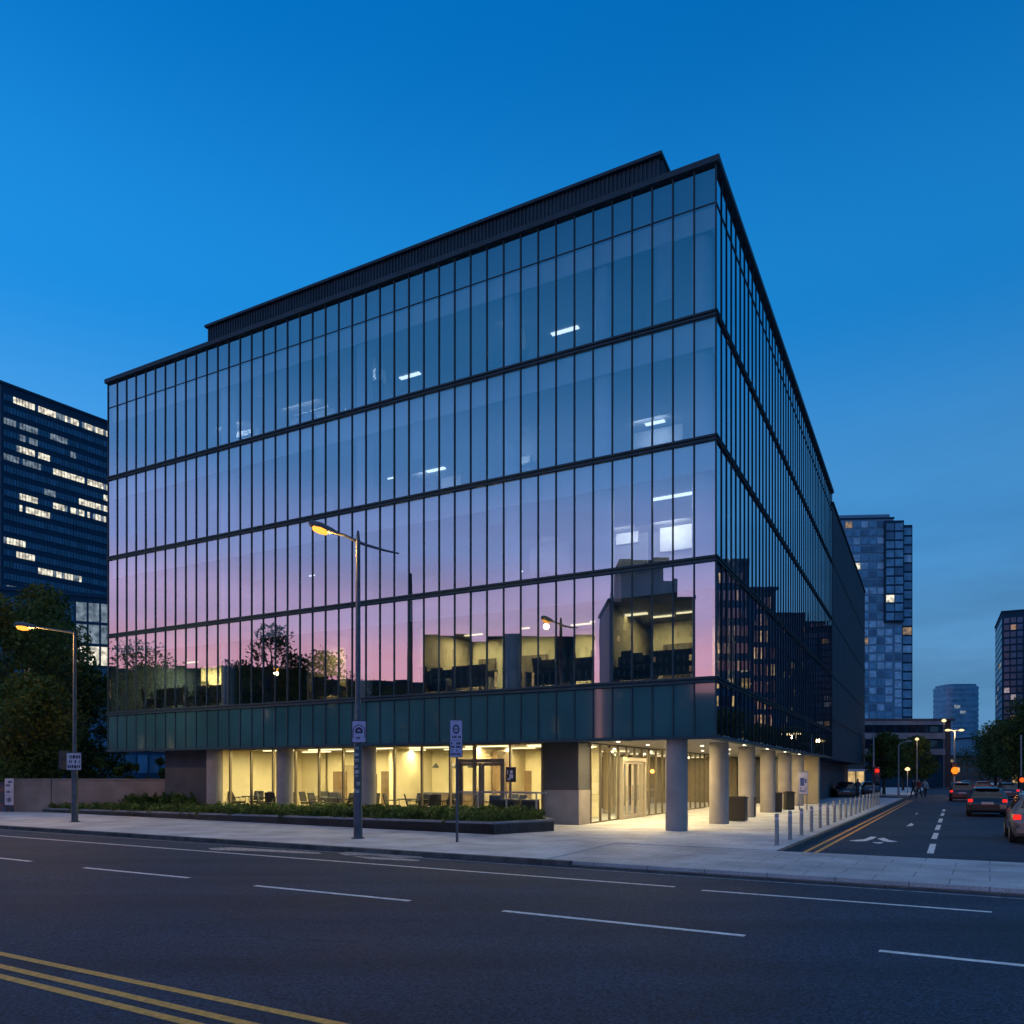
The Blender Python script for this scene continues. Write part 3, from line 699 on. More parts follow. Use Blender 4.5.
# ---------------------------------------------------------------- trees and planting
def leaf_cloud(name, mats, parent, centres, n, size, seed, flat=.9):
    rs = np.random.RandomState(seed)
    C = np.array([c[:3] for c in centres]); Rr = np.array([c[3] for c in centres]); w_ = Rr**2/np.sum(Rr**2)
    idx = rs.choice(len(C), n, p=w_)
    d = rs.normal(size=(n, 3)); d /= np.linalg.norm(d, axis=1)[:, None]
    rad = (rs.rand(n)**.45)[:, None]
    P = C[idx] + d*rad*Rr[idx][:, None]*np.array([1, 1, flat])
    a = rs.normal(size=(n, 3)); a /= np.linalg.norm(a, axis=1)[:, None]
    b = np.cross(a, rs.normal(size=(n, 3))); b /= np.linalg.norm(b, axis=1)[:, None]
    s = (size*(.6+.8*rs.rand(n)))[:, None]
    V = np.empty((n, 4, 3)); V[:, 0] = P-a*s; V[:, 1] = P-b*s*.45; V[:, 2] = P+a*s; V[:, 3] = P+b*s*.45
    me = bpy.data.meshes.new(name); me.vertices.add(n*4); me.vertices.foreach_set('co', V.ravel())
    me.loops.add(n*4); me.loops.foreach_set('vertex_index', np.arange(n*4)); me.polygons.add(n)
    me.polygons.foreach_set('loop_start', np.arange(n)*4); me.polygons.foreach_set('loop_total', np.full(n, 4))
    for m in mats: me.materials.append(m)
    me.polygons.foreach_set('material_index', (idx + (rs.rand(n) > .7)) % len(mats))
    me.update(calc_edges=True)
    o = bpy.data.objects.new(name, me); COL.objects.link(o)
    if parent: o.parent = parent
    return o

def tree(name, label, loc, h, r, mats, n=6000, leaf=.16, seed=1, group=None, crown0=.28, airy=1.0, cat='tree', trunk_r=None):
    rr = random.Random(seed)
    t = empty(name, loc); tag(t, label, cat, group)
    tr = trunk_r or h*.022
    b = MB(); top = h*.62
    lean = (rr.uniform(-.3, .3), rr.uniform(-.3, .3))
    pts = [(lean[0]*k*k, lean[1]*k*k, top*k) for k in (0, .25, .5, .75, 1)]
    b.tube(pts, [tr*1.25, tr, tr*.8, tr*.55, tr*.3], 10)
    cs = []
    nc = 26
    for k in range(nc):
        ph = k*2.4 + rr.uniform(-.4, .4); zz = crown0 + (1-crown0)*((k+.5)/nc)
        env = math.sin(math.pi*min(1, max(0, (zz-crown0)/(1-crown0)))**.75)**.55
        q = r*env*rr.uniform(.35, .85)*airy
        cr = r*rr.uniform(.24, .42)
        c = (math.cos(ph)*q, math.sin(ph)*q, min(zz*h, h-cr*.7), cr); cs.append(c)
        if k % 2 == 0:
            z0 = min(top, c[2]*.7); s0 = z0/top
            p0 = Vector((lean[0]*s0*s0, lean[1]*s0*s0, z0)); p2 = Vector(c[:3]); p1 = (p0+p2)/2 + Vector((0, 0, -.08*h*.5))
            b.tube([p0, p1, p2], [tr*.38, tr*.25, tr*.08], 6)
    b.build('trunk', M['bark'], t, smooth=True)
    leaf_cloud('crown', mats, t, cs, n, leaf, seed+100)
    return t

A_, B_, C_ = M['leaf_a'], M['leaf_b'], M['leaf_c']
GT = 'trees behind the retaining wall'
def tr_at(u, Y, z=0): v = at(u, Y); return (v.x, v.y, z)
tree('tree', 'tall dark tree at the left edge with orange lamplight on its leaves', tr_at(6, 50, .4), 12.6, 5.2, [B_, A_, C_], 15000, .17, 3, GT, .12)
tree('tree', 'dark tree directly behind the orange-lamp pole, reaching highest over the wall', tr_at(44, 60, .4), 15.6, 4.3, [A_, B_, C_], 13000, .18, 5, GT, .12)
tree('tree', 'dark tree squeezed between the lamp pole and the end of the glass block', tr_at(86, 58, .4), 9.6, 3.4, [A_, B_, A_], 9500, .17, 9, GT, .12)
tree('tree', 'small tree tinted lamplight-yellow, low at the left edge above the wall notice board', tr_at(28, 46, .4), 7.4, 3.3, [B_, C_, B_], 10000, .14, 12, GT, .15)
for k, (l, e, h, r, sdv) in enumerate(((78, 11.6, 10.4, 4.6, 21), (100, 11.4, 9.8, 4.4, 22), (124, 10.9, 10.6, 5.4, 23), (152, 10.2, 11.0, 6.0, 24), (66, 15.5, 11.5, 4.6, 25))):
    p = sp(l, e)
    tree('street_tree', ['large dark tree at the right edge of the photo, above the nearest cars', 'second tree back on the right side of the side street', 'third tree back on the right side of the side street', 'farthest and smallest looking tree on the right side of the side street', 'dark tree set back behind the nearest right-hand street tree'][k],
         (p[0], p[1], 0), h, r, [A_, B_, A_], 9000, .2, sdv, 'trees along the right side of the side street', .22)
for k, (u, Y, h, r, sdv) in enumerate(((884, 82, 6.4, 2.1, 31), (917, 92, 6.5, 2.3, 32), (903, 104, 6.6, 2.2, 33))):
    tree('street_tree', ['round green tree between the traffic light and the slim grey lamp post', 'round green tree just right of the slim grey lamp post', 'green tree tucked behind the slim grey lamp post'][k],
         tr_at(u, Y), h, r, [B_, A_, B_], 6000, .14, sdv, 'trees at the far end of the glass block', .3)
# hedge behind the wall
def hedge(name, label, p, q, wdt, h, z0, n, leaf, mats, seed, parent=None, cat='hedge'):
    p = Vector(p); q = Vector(q); ln = (q-p).length; ang = math.atan2((q-p).y, (q-p).x)
    t = empty(name, (p.x, p.y, z0), ang); tag(t, label, cat)
    rr = random.Random(seed); cs = []
    for k in range(int(ln*3)):
        cs.append((rr.uniform(0, ln), rr.uniform(-wdt/2, wdt/2), rr.uniform(.2, 1)*h, .35*rr.uniform(.7, 1.3)))
    b = MB()
    for k in range(int(ln/1.2)): b.tube([(k*1.2, 0, 0), (k*1.2+rr.uniform(-.2, .2), 0, h*.8)], [.04, .015], 5)
    b.build('stem', M['bark'], t)
    leaf_cloud('foliage', mats, t, cs, n, leaf, seed+7)
hw0, hw1 = Vector((-50, 55.5)), Vector(loc2w(-29.5, 9, 0).xy)
hedge('hedge', 'long dark clipped hedge standing behind the low retaining wall', hw0, hw1, 1.4, 2.7, .2, 26000, .11, [A_, B_, A_], 41)

# planter in front of the building
P = [G(35, 811.5).xy, G(494, 834.7).xy, G(554, 831).xy, loc2w(-6.9, 1.0, 0).xy, loc2w(-27.5, .95, 0).xy, loc2w(-36.3, .6, 0).xy]
tops_ = [.20, .41, .41, .36, .30, .20]
pl = empty('planter', (P[1].x, P[1].y, 0)); tag(pl, 'long low stone planter full of shrubs along the foot of the glass block', 'planter')
loc = [tuple(Vector(p) - Vector(P[1])) for p in P]
inn = []
cen = sum((Vector(p) for p in loc), Vector((0, 0)))/6
b = MB()
n = 6
for i in range(n):
    a, c = Vector(loc[i]), Vector(loc[(i+1) % n]); za, zc = tops_[i], tops_[(i+1) % n]
    d = (c-a).normalized(); nn = Vector((-d.y, d.x)); s = 1 if (cen-a).dot(nn) > 0 else -1
    off = nn*s*.22
    b.add([(*a, -.02), (*c, -.02), (*(c+off), -.02), (*(a+off), -.02), (*a, za), (*c, zc), (*(c+off), zc), (*(a+off), za)],
          [(0,1,2,3)[::-1], (4,5,6,7), (0,1,5,4), (1,2,6,5), (2,3,7,6), (3,0,4,7)])
b.build('kerb_wall', M['planter'], pl)
b = MB(); b.prism(loc, .0, [z-.07 for z in tops_]); b.build('soil', pbr('soil', (.03, .022, .015), 1), pl)
# shrubs: too many to count
def scatter(name, label, poly, tops, n, h0, h1, seed, mats, leaf=.06):
    rs = random.Random(seed)
    xs_ = [p[0] for p in poly]; ys_ = [p[1] for p in poly]
    def inside(x, y):
        c = False; j = len(poly)-1
        for i in range(len(poly)):
            xi, yi = poly[i][0], poly[i][1]; xj, yj = poly[j][0], poly[j][1]
            if (yi > y) != (yj > y) and x < (xj-xi)*(y-yi)/(yj-yi)+xi: c = not c
            j = i
        return c
    cs = []
    while len(cs) < n:
        x, y = rs.uniform(min(xs_), max(xs_)), rs.uniform(min(ys_), max(ys_))
        if not inside(x, y): continue
        zt = tops(x, y); hh = rs.uniform(h0, h1)
        cs.append((x, y, zt + hh*.5, rs.uniform(.13, .24)))
        cs.append((x+rs.uniform(-.08, .08), y+rs.uniform(-.08, .08), zt + hh*rs.uniform(.8, 1.05), rs.uniform(.07, .13)))
    o = leaf_cloud(name, mats, None, cs, n*44, leaf, seed, 1.3)
    tag(o, label, 'shrubs', kind='stuff'); return o
inset = [Vector(p) + (Vector((sum(q.x for q in map(Vector, P))/6, sum(q.y for q in map(Vector, P))/6)) - Vector(p)).normalized()*.35 for p in P]
ztop = lambda x, y: .13 + .26*min(1, max(0, (x+25.7)/25))
scatter('shrub_planting', 'low spiky green shrubs filling the long stone planter', [tuple(p) for p in inset], ztop, 1500, .10, .30, 55, [M['shrub_a'], M['shrub_b'], M['shrub_a']])
q = [loc2w(-35, 1.0, 0).xy, loc2w(-25.8, .0, 0).xy, loc2w(-25.8, 1.0, 0).xy, loc2w(-34, 1.9, 0).xy]
scatter('shrub_planting', 'taller darker shrubs along the foot of the retaining wall', [tuple(p) for p in q], lambda x, y: .35, 220, .35, .7, 56, [M['leaf_b'], M['shrub_a']], .07)

# retaining wall at left
W0, W1 = Vector((-26.45, 41.9)), loc2w(-26.9, 2.6, 0).xy
d = (W1-W0); ln = d.length; ang = math.atan2(d.y, d.x)
t = empty('retaining_wall', (W0.x, W0.y, 0), ang); tag(t, 'low brown-grey rendered wall running left from the end of the glass block', 'wall')
b = MB().box(0, 2.05, 0, .4, 0, 1.68).box(2.09, ln, 0, .4, 0, 1.68); b.build('wall_face', M['wallstone'], t, bevel=.02)
MB().box(-.04, ln, -.04, .44, 1.68, 1.76).build('coping', pbr('coping_stone', (.19, .165, .155), .85, noise=.2), t, bevel=.012)
t2 = empty('boundary_wall', (W0.x-.02, W0.y+.25, 0), R(178)); tag(t2, 'darker stained wall with faint reddish graffiti behind the notice board at the left edge', 'wall')
m, ntt, out = new_mat('graffiti_wall')
p_ = ntt.nodes.new('ShaderNodeBsdfPrincipled'); p_.inputs['Roughness'].default_value = .9
tcx = ntt.nodes.new('ShaderNodeTexCoord'); nz_ = ntt.nodes.new('ShaderNodeTexNoise'); nz_.inputs['Scale'].default_value = 2.2; nz_.inputs['Detail'].default_value = 2
rr_ = ntt.nodes.new('ShaderNodeValToRGB'); cr_ = rr_.color_ramp; cr_.elements[0].position = .45; cr_.elements[0].color = (.09, .085, .095, 1); cr_.elements[1].position = .6; cr_.elements[1].color = (.26, .09, .07, 1)
e_ = cr_.elements.new(.7); e_.color = (.10, .14, .24, 1)
L(ntt, tcx.outputs['Object'], nz_.inputs['Vector']); L(ntt, nz_.outputs['Fac'], rr_.inputs['Fac']); L(ntt, rr_.outputs['Color'], p_.inputs['Base Color']); L(ntt, p_.outputs[0], out.inputs['Surface'])
MB().box(0, 14, -.3, 0, 0, 1.5).build('wall_face', m, t2)
MB().box(0, 14, -.34, .04, 1.5, 1.58).build('coping', M['dark_stone'], t2)

# ---------------------------------------------------------------- signs
def glyph_blocks(b, x0, x1, z0, z1, rows, seed, y=-.012, cell=.02):
    rr = random.Random(seed)
    for r_ in range(rows):
        za = z1 - (r_+.9)*(z1-z0)/rows; zb = z1 - (r_+.25)*(z1-z0)/rows; x = x0
        while x < x1-.01:
            wd_ = rr.uniform(.5, 1.6)*cell
            if rr.random() < .78: b.box(x, min(x+wd_, x1), y-.002, y, za, zb)
            x += wd_ + cell*.35
def ring(b, cx, cz, ro, ri, y=-.012, n=28, sx_=1.0, a0=0, a1=2*math.pi):
    for k in range(n):
        t0, t1 = a0+(a1-a0)*k/n, a0+(a1-a0)*(k+1)/n
        f = lambda r, t: (cx+sx_*r*math.cos(t), cz+r*math.sin(t))
        q = [f(ri, t0), f(ro, t0), f(ro, t1), f(ri, t1)]
        b.add([(p[0], y-.003, p[1]) for p in q] + [(p[0], y, p[1]) for p in q], [(0,1,2,3), (0,4,5,1), (1,5,6,2), (2,6,7,3), (3,7,4,0)])
def rounded(x0, x1, z0, z1, r, n=6):
    pts = []
    for cx, cz, a in ((x1-r, z0+r, -90), (x1-r, z1-r, 0), (x0+r, z1-r, 90), (x0+r, z0+r, 180)):
        for k in range(n+1): t = R(a + 90*k/n); pts.append((cx+r*math.cos(t), cz+r*math.sin(t)))
    return pts
def plate(pts, y0, y1):
    b = MB(); n = len(pts)
    b.add([(p[0], y0, p[1]) for p in pts] + [(p[0], y1, p[1]) for p in pts], [tuple(range(n)), tuple(range(n, 2*n))[::-1]] + [(i, i+n, (i+1) % n+n, (i+1) % n) for i in range(n)])
    return b

# parking sign on its own post
pb = G(457, 842); k = pb.y/F
def zpx(v): return EYE + (HZ-v)*k
t = empty('sign_post', pb, R(4)); tag(t, 'slim grey post carrying a tall lavender parking sign in front of the planter', 'sign post')
MB().tube([(0, 0, 0), (0, 0, zpx(722))], .038, 12).build('post', M['pole'], t, smooth=True)
z0, z1 = zpx(757.5), zpx(720)
x0, x1 = -.21, .16
pn = plate(rounded(x0, x1, z0, z1, .035), -.06, -.045).build('sign_plate', M['sign_back'], t)
f = plate(rounded(x0+.02, x1-.02, z0+.02, z1-.02, .03), -.066, -.06).build('sign_face', M['sign_white'], pn)
h_ = z1-z0; c_ = (x0+x1)/2
b = MB(); ring(b, c_, z1-.25*h_, .135, .085, -.067, sx_=.72); b.box(c_-.05, c_+.05, -.07, -.067, z1-.265*h_, z1-.235*h_)
glyph_blocks(b, x0+.07, x1-.05, z0+.50*h_, z0+.60*h_, 1, 3, -.067, .035)
b.box(x0+.03, x1-.03, -.069, -.067, z0+.455*h_, z0+.465*h_)
glyph_blocks(b, x0+.04, x1-.05, z0+.05*h_, z0+.43*h_, 4, 5, -.067, .03)
b.build('sign_symbol', M['sign_dark'], pn)
MB().box(-.06, .06, -.045, .045, z1-.3*h_, z1-.25*h_).box(-.06, .06, -.045, .045, z0+.2*h_, z0+.25*h_).build('clamp', M['steel'], t)

# ---------------------------------------------------------------- street lamps
def lamp_light(loc, power, col=(1, .5, .12), rad=.12, parent=None):
    l = bpy.data.lights.new('lamp_bulb', 'POINT'); l.energy = power; l.color = col; l.shadow_soft_size = rad
    q = bpy.data.objects.new('lamp_bulb', l); COL.objects.link(q); q.location = loc
    if parent: q.parent = parent
def lamp_head(parent, p, dirx, ln=.85, emat='orange_lamp', power=0):
    """cobra-head lantern starting at p and pointing along dirx"""
    d = Vector(dirx).normalized(); p = Vector(p)
    b = MB(); b.tube([p, p+d*ln*.25, p+d*ln*.6, p+d*ln*.92, p+d*ln], [.05, .10, .14, .11, .03], 12)
    h = b.build('lamp_head', M['pole'], parent, smooth=True)
    c = p+d*ln*.6 + Vector((0, 0, -.08))
    b = MB(); b.tube([c-d*.27, c-d*.2, c, c+d*.2, c+d*.27], [.03, .11, .14, .11, .03], 12)
    b.build('lamp_glass', M[emat], h, smooth=True)
    if power: lamp_light(c + Vector((0, 0, -.28)), power, parent=parent)
pb = G(358, 838.5); k = pb.y/F
t = empty('street_lamp', pb); tag(t, 'tall grey street lamp with glowing orange head and bare second arm before the glass block', 'street lamp')
zs = [zpx(742), zpx(738), zpx(541), zpx(531)]
b = MB().tube([(0,0,0), (0,0,zs[0]), (0,0,zs[1]), (0,0,zs[2]), (0,0,zs[3])], [.135, .12, .085, .07, .035], 18)
b.tube([(0,0,0), (0,0,.03)], .2, 18); pole = b.build('pole', M['pole'], t, smooth=True)
px_ = lambda u, v: ((u-358)*k, 0, zpx(v))
b = MB().tube([px_(336, 533), px_(345, 535.5), px_(357, 541.5), px_(366, 545), px_(385, 550.5), px_(399, 553.5)], [.045, .045, .05, .045, .035, .025], 8)
b.build('arm', M['pole'], t, smooth=True)
lamp_head(t, px_(338, 533.5), Vector(px_(305, 521))-Vector(px_(338, 533.5)), .95, 'orange_lamp', 420)
MB().box(-.05, .05, -.145, -.115, .5, 1.2).build('access_door', M['sign_back'], t)
b = MB()
rr = random.Random(9)
for zc in [zpx(v) for v in (748, 754, 760, 766, 771, 776, 783, 790)]:
    wd_ = rr.uniform(.03, .08); a = rr.uniform(-.6, .6)
    b.box(-wd_+a*.05, wd_+a*.05, -.138, -.118, zc-rr.uniform(.03, .1), zc+.03)
b.build('sticker', M['worn_paint'], pole)
# sign strapped to the lamp pole
s_ = empty('pole_sign', (pb.x+.08, pb.y-.16, zpx(732))); tag(s_, 'small lavender sign with a dark arch symbol strapped to the tall street lamp', 'sign')
plate(rounded(-.24, .21, -.34, .34, .05), -.02, 0).build('sign_plate', M['sign_dark'], s_)
plate(rounded(-.215, .185, -.315, .315, .04), -.026, -.02).build('sign_face', M['sign_white'], s_)
b = MB(); ring(b, -.015, .02, .19, .165, -.0265, a0=0, a1=math.pi); ring(b, -.015, .02, .115, .045, -.0265, sx_=1, a0=-.4, a1=math.pi+.4)
b.box(-.125, .095, -.0295, -.0265, -.05, .01); b.box(-.205, -.18, -.0295, -.0265, -.2, .02); b.box(.15, .175, -.0295, -.0265, -.2, .02)
glyph_blocks(b, -.10, .10, -.24, -.12, 1, 4, -.0265, .04)
b.build('sign_symbol', M['sign_dark'], s_)
MB().box(-.2, .04, 0, .04, .12, .16).box(-.2, .04, 0, .04, -.18, -.14).build('strap', M['steel'], s_)

pb = G(74.8, 822); k = pb.y/F
t = empty('street_lamp', pb); tag(t, 'left-hand grey street lamp, its orange light hanging in front of the trees', 'street lamp')
b = MB().tube([(0,0,0), (0,0,zpx(765)), (0,0,zpx(762)), (0,0,zpx(632))], [.13, .12, .085, .06], 16).tube([(0,0,0), (0,0,.03)], .2, 16)
b.build('pole', M['pole'], t, smooth=True)
px_ = lambda u, v: ((u-74.8)*k, 0, zpx(v))
MB().tube([px_(74.8, 634), px_(70, 632), px_(52, 629.5), px_(32, 626.5)], [.05, .05, .045, .04], 8).build('arm', M['pole'], t, smooth=True)
lamp_head(t, px_(36, 627), Vector(px_(16, 624.4))-Vector(px_(36, 627)), .9, 'orange_lamp', 900)
s_ = empty('pole_sign', (pb.x+.06, pb.y-.16, zpx(761.5))); tag(s_, 'square pale sign with rows of dark marks on the left street lamp', 'sign')
plate(rounded(-.31, .31, -.36, .36, .02), -.02, 0).build('sign_plate', M['sign_back'], s_)
plate(rounded(-.29, .29, -.34, .34, .02), -.026, -.02).build('sign_face', M['sign_pale'], s_)
b = MB(); glyph_blocks(b, -.26, .26, -.3, .3, 3, 8, -.0265, .07); b.build('sign_text', M['sign_dark'], s_)
s_ = empty('pole_sign', (pb.x-.42, pb.y-.02, zpx(760)), R(70)); tag(s_, 'narrow dark sign seen nearly edge-on, left of the square pale sign', 'sign')
MB().box(-.25, .25, -.015, .015, -.38, .38).build('sign_plate', M['sign_back'], s_)
MB().box(-.05, .05, -.30, -.015, -.05, .05).build('bracket', M['pole'], s_)
# notice board at far left
pb = G(9, 806) if False else Vector(((9-CX)/F*41.3, 41.3, 0)); k = 41.3/F
t = empty('notice_board', pb); tag(t, 'tall white notice board with three panels of marks on the wall at the far left', 'notice board')
z0, z1 = zpx(805), zpx(778.5)
MB().box(-.22, .22, 0, .05, z0, z1).build('board', M['sign_pale'], t)
MB().box(-.17, -.12, .05, .09, 0, z1-.05).box(.12, .17, .05, .09, 0, z1-.05).build('post', M['pole'], t)
b = MB(); glyph_blocks(b, -.15, .15, z0+.95, z1-.08, 2, 2, 0, .05); glyph_blocks(b, -.13, .15, z0+.6, z0+.8, 1, 12, 0, .05); ring(b, 0, z0+.27, .14, .10, 0); b.box(-.18, .18, -.002, 0, z0+.5, z0+.52); b.box(-.05, .06, -.002, 0, z0+.2, z0+.34)
b.build('notice', M['sign_dark'], t)
# poster on a stand at the front door
p0 = px_on(511, 774, .55)
t = empty('poster_stand', loc2w(p0.x, .55, 0), BA+R(12)); tag(t, 'dark poster with a pale figure on a thin stand beside the front door', 'poster stand')
kk_ = loc2w(p0.x, .55, 0).y/F; z0, z1 = EYE+(HZ-782)*kk_, EYE+(HZ-767)*kk_
MB().tube([(0,0,.3), (0,0,z0)], .025, 8).box(-.2, .2, -.15, .15, .27, .31).build('stand', M['bronze'], t)
MB().box(-.2, .2, -.02, .02, z0, z1).build('poster', M['black'], t)
b = MB(); ring(b, .02, z1-.19, .07, .0, -.02, sx_=.9); b.box(-.06, .09, -.0225, -.02, z0+.14, z1-.28); b.box(-.13, -.02, -.0225, -.02, z0+.08, z0+.14); b.box(-.15, -.11, -.0225, -.02, z0+.3, z1-.12)
b.build('poster_figure', M['sign_pale'], t)
# glass balustrade at the end of the planter
rs_ = loc2w(-9.0, -.35, 0); t = empty('balustrade', rs_, BA); tag(t, 'low glass balustrade with a thin bronze rail behind the planter end', 'balustrade')
b = MB()
for i in range(3): MB().tube([(i*1.25, 0, .2), (i*1.25, 0, 1.25)], .035, 8).build('post', M['steel'], t)
MB().box(-.9, 2.9, -.035, .035, 1.25, 1.32).build('handrail', M['steel'], t)
for i in range(2): MB().quad((i*1.25+.05, 0, .35), (i*1.25+1.2, 0, .35), (i*1.25+1.2, 0, 1.2), (i*1.25+.05, 0, 1.2)).build('glass_panel', M['clear'], t)
for k_ in (1.0, 1.9):
    t = empty('litter_bin', loc2w(-9+k_, .35, 0), BA)
    tag(t, 'dark square bin standing by the front window, %s of the pair' % ('left' if k_ == 1.0 else 'right'), 'bin', 'bins by the front window')
    MB().box(-.3, .3, -.2, .2, .0, .98).build('body', M['black'], t, bevel=.02); MB().box(-.32, .32, -.22, .22, .98, 1.02).build('lid', M['bronze'], t)

# ---------------------------------------------------------------- bollards
bo = empty('bollard', (7.3, 21.75, 0)); 
MB().tube([(0,0,0), (0,0,.84), (0,0,.86), (0,0,.865)], [.055, .055, .05, .03], 14).build('post', M['steel'], bo, smooth=True)
MB().tube([(0,0,.70), (0,0,.76)], .058, 14, cap=False).build('reflective_band', M['sign_pale'], bo, smooth=True)
MB().tube([(0,0,0), (0,0,.012)], .09, 14).build('base_plate', M['steel'], bo, smooth=True)
ords = ['first', 'second', 'third', 'fourth', 'fifth', 'sixth', 'seventh', 'eighth', 'ninth', 'tenth', 'eleventh', 'twelfth', 'thirteenth', 'fourteenth', 'fifteenth', 'sixteenth', 'seventeenth', 'last and farthest']
bd = Vector((.487, .873)).normalized()
for i in range(18):
    o = bo if i == 0 else copy_tree(bo)
    o.location = (7.3+bd.x*2.03*i, 21.75+bd.y*2.03*i, 0)
    tag(o, 'slim steel bollard, %s in the kerbside row counting from the paved crossing' % ords[i], 'bollard', 'bollards along the side street kerb')

# ---------------------------------------------------------------- colonnade bins and poster
M['binbody'] = pbr('bin_metal', (.028, .026, .026), .5, .3, noise=.12, scale=1.5)
for j, (u, v, wd_, h_, lb) in enumerate(((736, 821, .85, 1.05, 'large dark slatted bin beside the second right-hand column'), (750, 817, .5, .95, 'narrower dark bin tucked behind the large slatted bin'), (776.5, 812, .5, 1.05, 'tall black bin between the fourth and fifth right-hand columns'), (789, 810, .45, 1.05, 'black bin beside the pale poster under the overhang'))):
    p = G(u, v); t = empty('litter_bin', p, BA+R(8*j)); tag(t, lb, 'bin', 'bins under the colonnade')
    MB().box(-wd_/2, wd_/2, -.3, .3, .03, h_-.1).build('body', M['binbody'], t, bevel=.02)
    MB().box(-wd_/2-.03, wd_/2+.03, -.33, .33, h_-.1, h_-.03).box(-wd_/2+.05, wd_/2-.05, -.2, .2, h_-.03, h_).build('lid', M['black'], t, bevel=.01)
p = G(803, 810); k = p.y/F
t = empty('display_board', p, BA+R(30)); tag(t, 'pale framed poster panel standing before the last pier under the overhang', 'poster')
MB().box(-.28, .28, -.04, .04, .85, zpx(771)).box(-.24, -.19, -.02, .02, 0, .85).box(.19, .24, -.02, .02, 0, .85).build('frame', M['steel'], t)
MB().box(-.24, .24, -.05, -.04, .9, zpx(772.5)).build('poster', M['sign_pale'], t)
b = MB(); glyph_blocks(b, -.18, .18, 1.0, 1.3, 2, 5, -.05, .06); b.box(-.18, .05, -.053, -.05, 1.35, 1.8); b.box(.08, .18, -.053, -.05, 1.5, 1.75); b.build('print', pbr('blue_ink', (.06, .09, .25), .5), t)

# ---------------------------------------------------------------- furniture seen through the glass
def make_table():
    t = empty('table')
    MB().tube([(0,0,.72), (0,0,.75)], .42, 18).build('table_top', M['dark_furn'], t, smooth=True)
    MB().tube([(0,0,.03), (0,0,.72)], .035, 8).build('leg', M['steel'], t, smooth=True)
    MB().tube([(0,0,0), (0,0,.03)], .26, 14).build('base', M['steel'], t, smooth=True)
    return t
def make_chair():
    t = empty('chair')
    MB().box(-.24, .24, -.24, .24, .42, .50).build('seat', M['dark_furn'], t, bevel=.02)
    b = MB().add([(-.23, .2, .52), (.23, .2, .52), (.21, .3, .93), (-.21, .3, .93), (-.23, .25, .52), (.23, .25, .52), (.21, .35, .93), (-.21, .35, .93)], [(0,1,2,3), (7,6,5,4), (0,4,5,1), (1,5,6,2), (2,6,7,3), (3,7,4,0)])
    b.build('backrest', M['dark_furn'], t, bevel=.015)
    for sx_ in (-1, 1):
        for sy_ in (-1, 1): MB().tube([(sx_*.2, sy_*.19, .43), (sx_*.23, sy_*.22, 0)], .014, 6).build('leg', M['black'], t)
    for sx_ in (-1, 1): MB().tube([(sx_*.26, -.2, .5), (sx_*.26, -.2, .66), (sx_*.26, .2, .68)], .014, 6).build('armrest', M['black'], t)
    return t
T0, C0 = make_table(), make_chair(); first = [True, True]
spots = [(-24.3, 3.6, 'at the far left window of the lit lobby'), (-22.0, 3.2, 'just right of the leftmost round column'), (-18.6, 3.0, 'just right of the middle column'), (-17.2, 3.5, 'behind the street lamp pole'), (-14.3, 3.2, 'just right of the column by the street lamp'), (-13.0, 3.0, 'in the window left of the parking sign'), (-11.9, 3.3, 'directly behind the parking sign'), (-9.6, 3.4, 'behind the front door'), (-20.6, 4.6, 'deeper in the lobby behind the leftmost columns')]
for i, (x, y, lb) in enumerate(spots):
    rr = random.Random(i)
    o = T0 if first[0] else copy_tree(T0); first[0] = False
    o.location = loc2w(x, y-.7, .02); o.scale = (1.15,)*3; tag(o, 'small round dark table ' + lb, 'table', 'tables in the lit lobby')
    for kx, a in enumerate((0, 105, 205, 300)[:3 + i % 2]):
        c = C0 if first[1] else copy_tree(C0); first[1] = False
        an = R(a + rr.uniform(-20, 20)) + BA
        q = loc2w(x, y-.7, .02) + Vector((math.cos(an)*.7, math.sin(an)*.7, 0))
        c.scale = (1.18,)*3; c.location = q; c.rotation_euler = (0, 0, an - R(90))
        tag(c, 'dark chair round the small table ' + lb, 'chair', 'chairs round the table ' + lb)
# desks on the first office floor
def make_desk():
    t = empty('desk')
    MB().box(-.8, .8, -.4, .4, .70, .74).build('desk_top', M['core'], t)
    MB().box(-.78, -.74, -.38, .38, 0, .7).build('leg', M['steel'], t); MB().box(.74, .78, -.38, .38, 0, .7).build('leg', M['steel'], t)
    mo = MB().box(-.3, .3, .05, .08, .9, 1.25).box(-.03, .03, .08, .12, .74, 1.0).box(-.12, .12, .0, .18, .74, .755).build('monitor', M['black'], t)
    MB().box(-.8, .8, .40, .43, .3, 1.2).build('screen', M['dark_furn'], t)
    return t
D0 = make_desk(); fd = True
dsp = [(-29.6, 1.6), (-28.2, 1.7), (-26.4, 1.6), (-24.8, 1.8), (-22.5, 1.6), (-18.0, 1.7), (-12.2, 1.6), (-10.4, 1.7), (-7.0, 1.6), (-5.6, 1.9), (-3.4, 1.6), (-1.9, 1.7)]
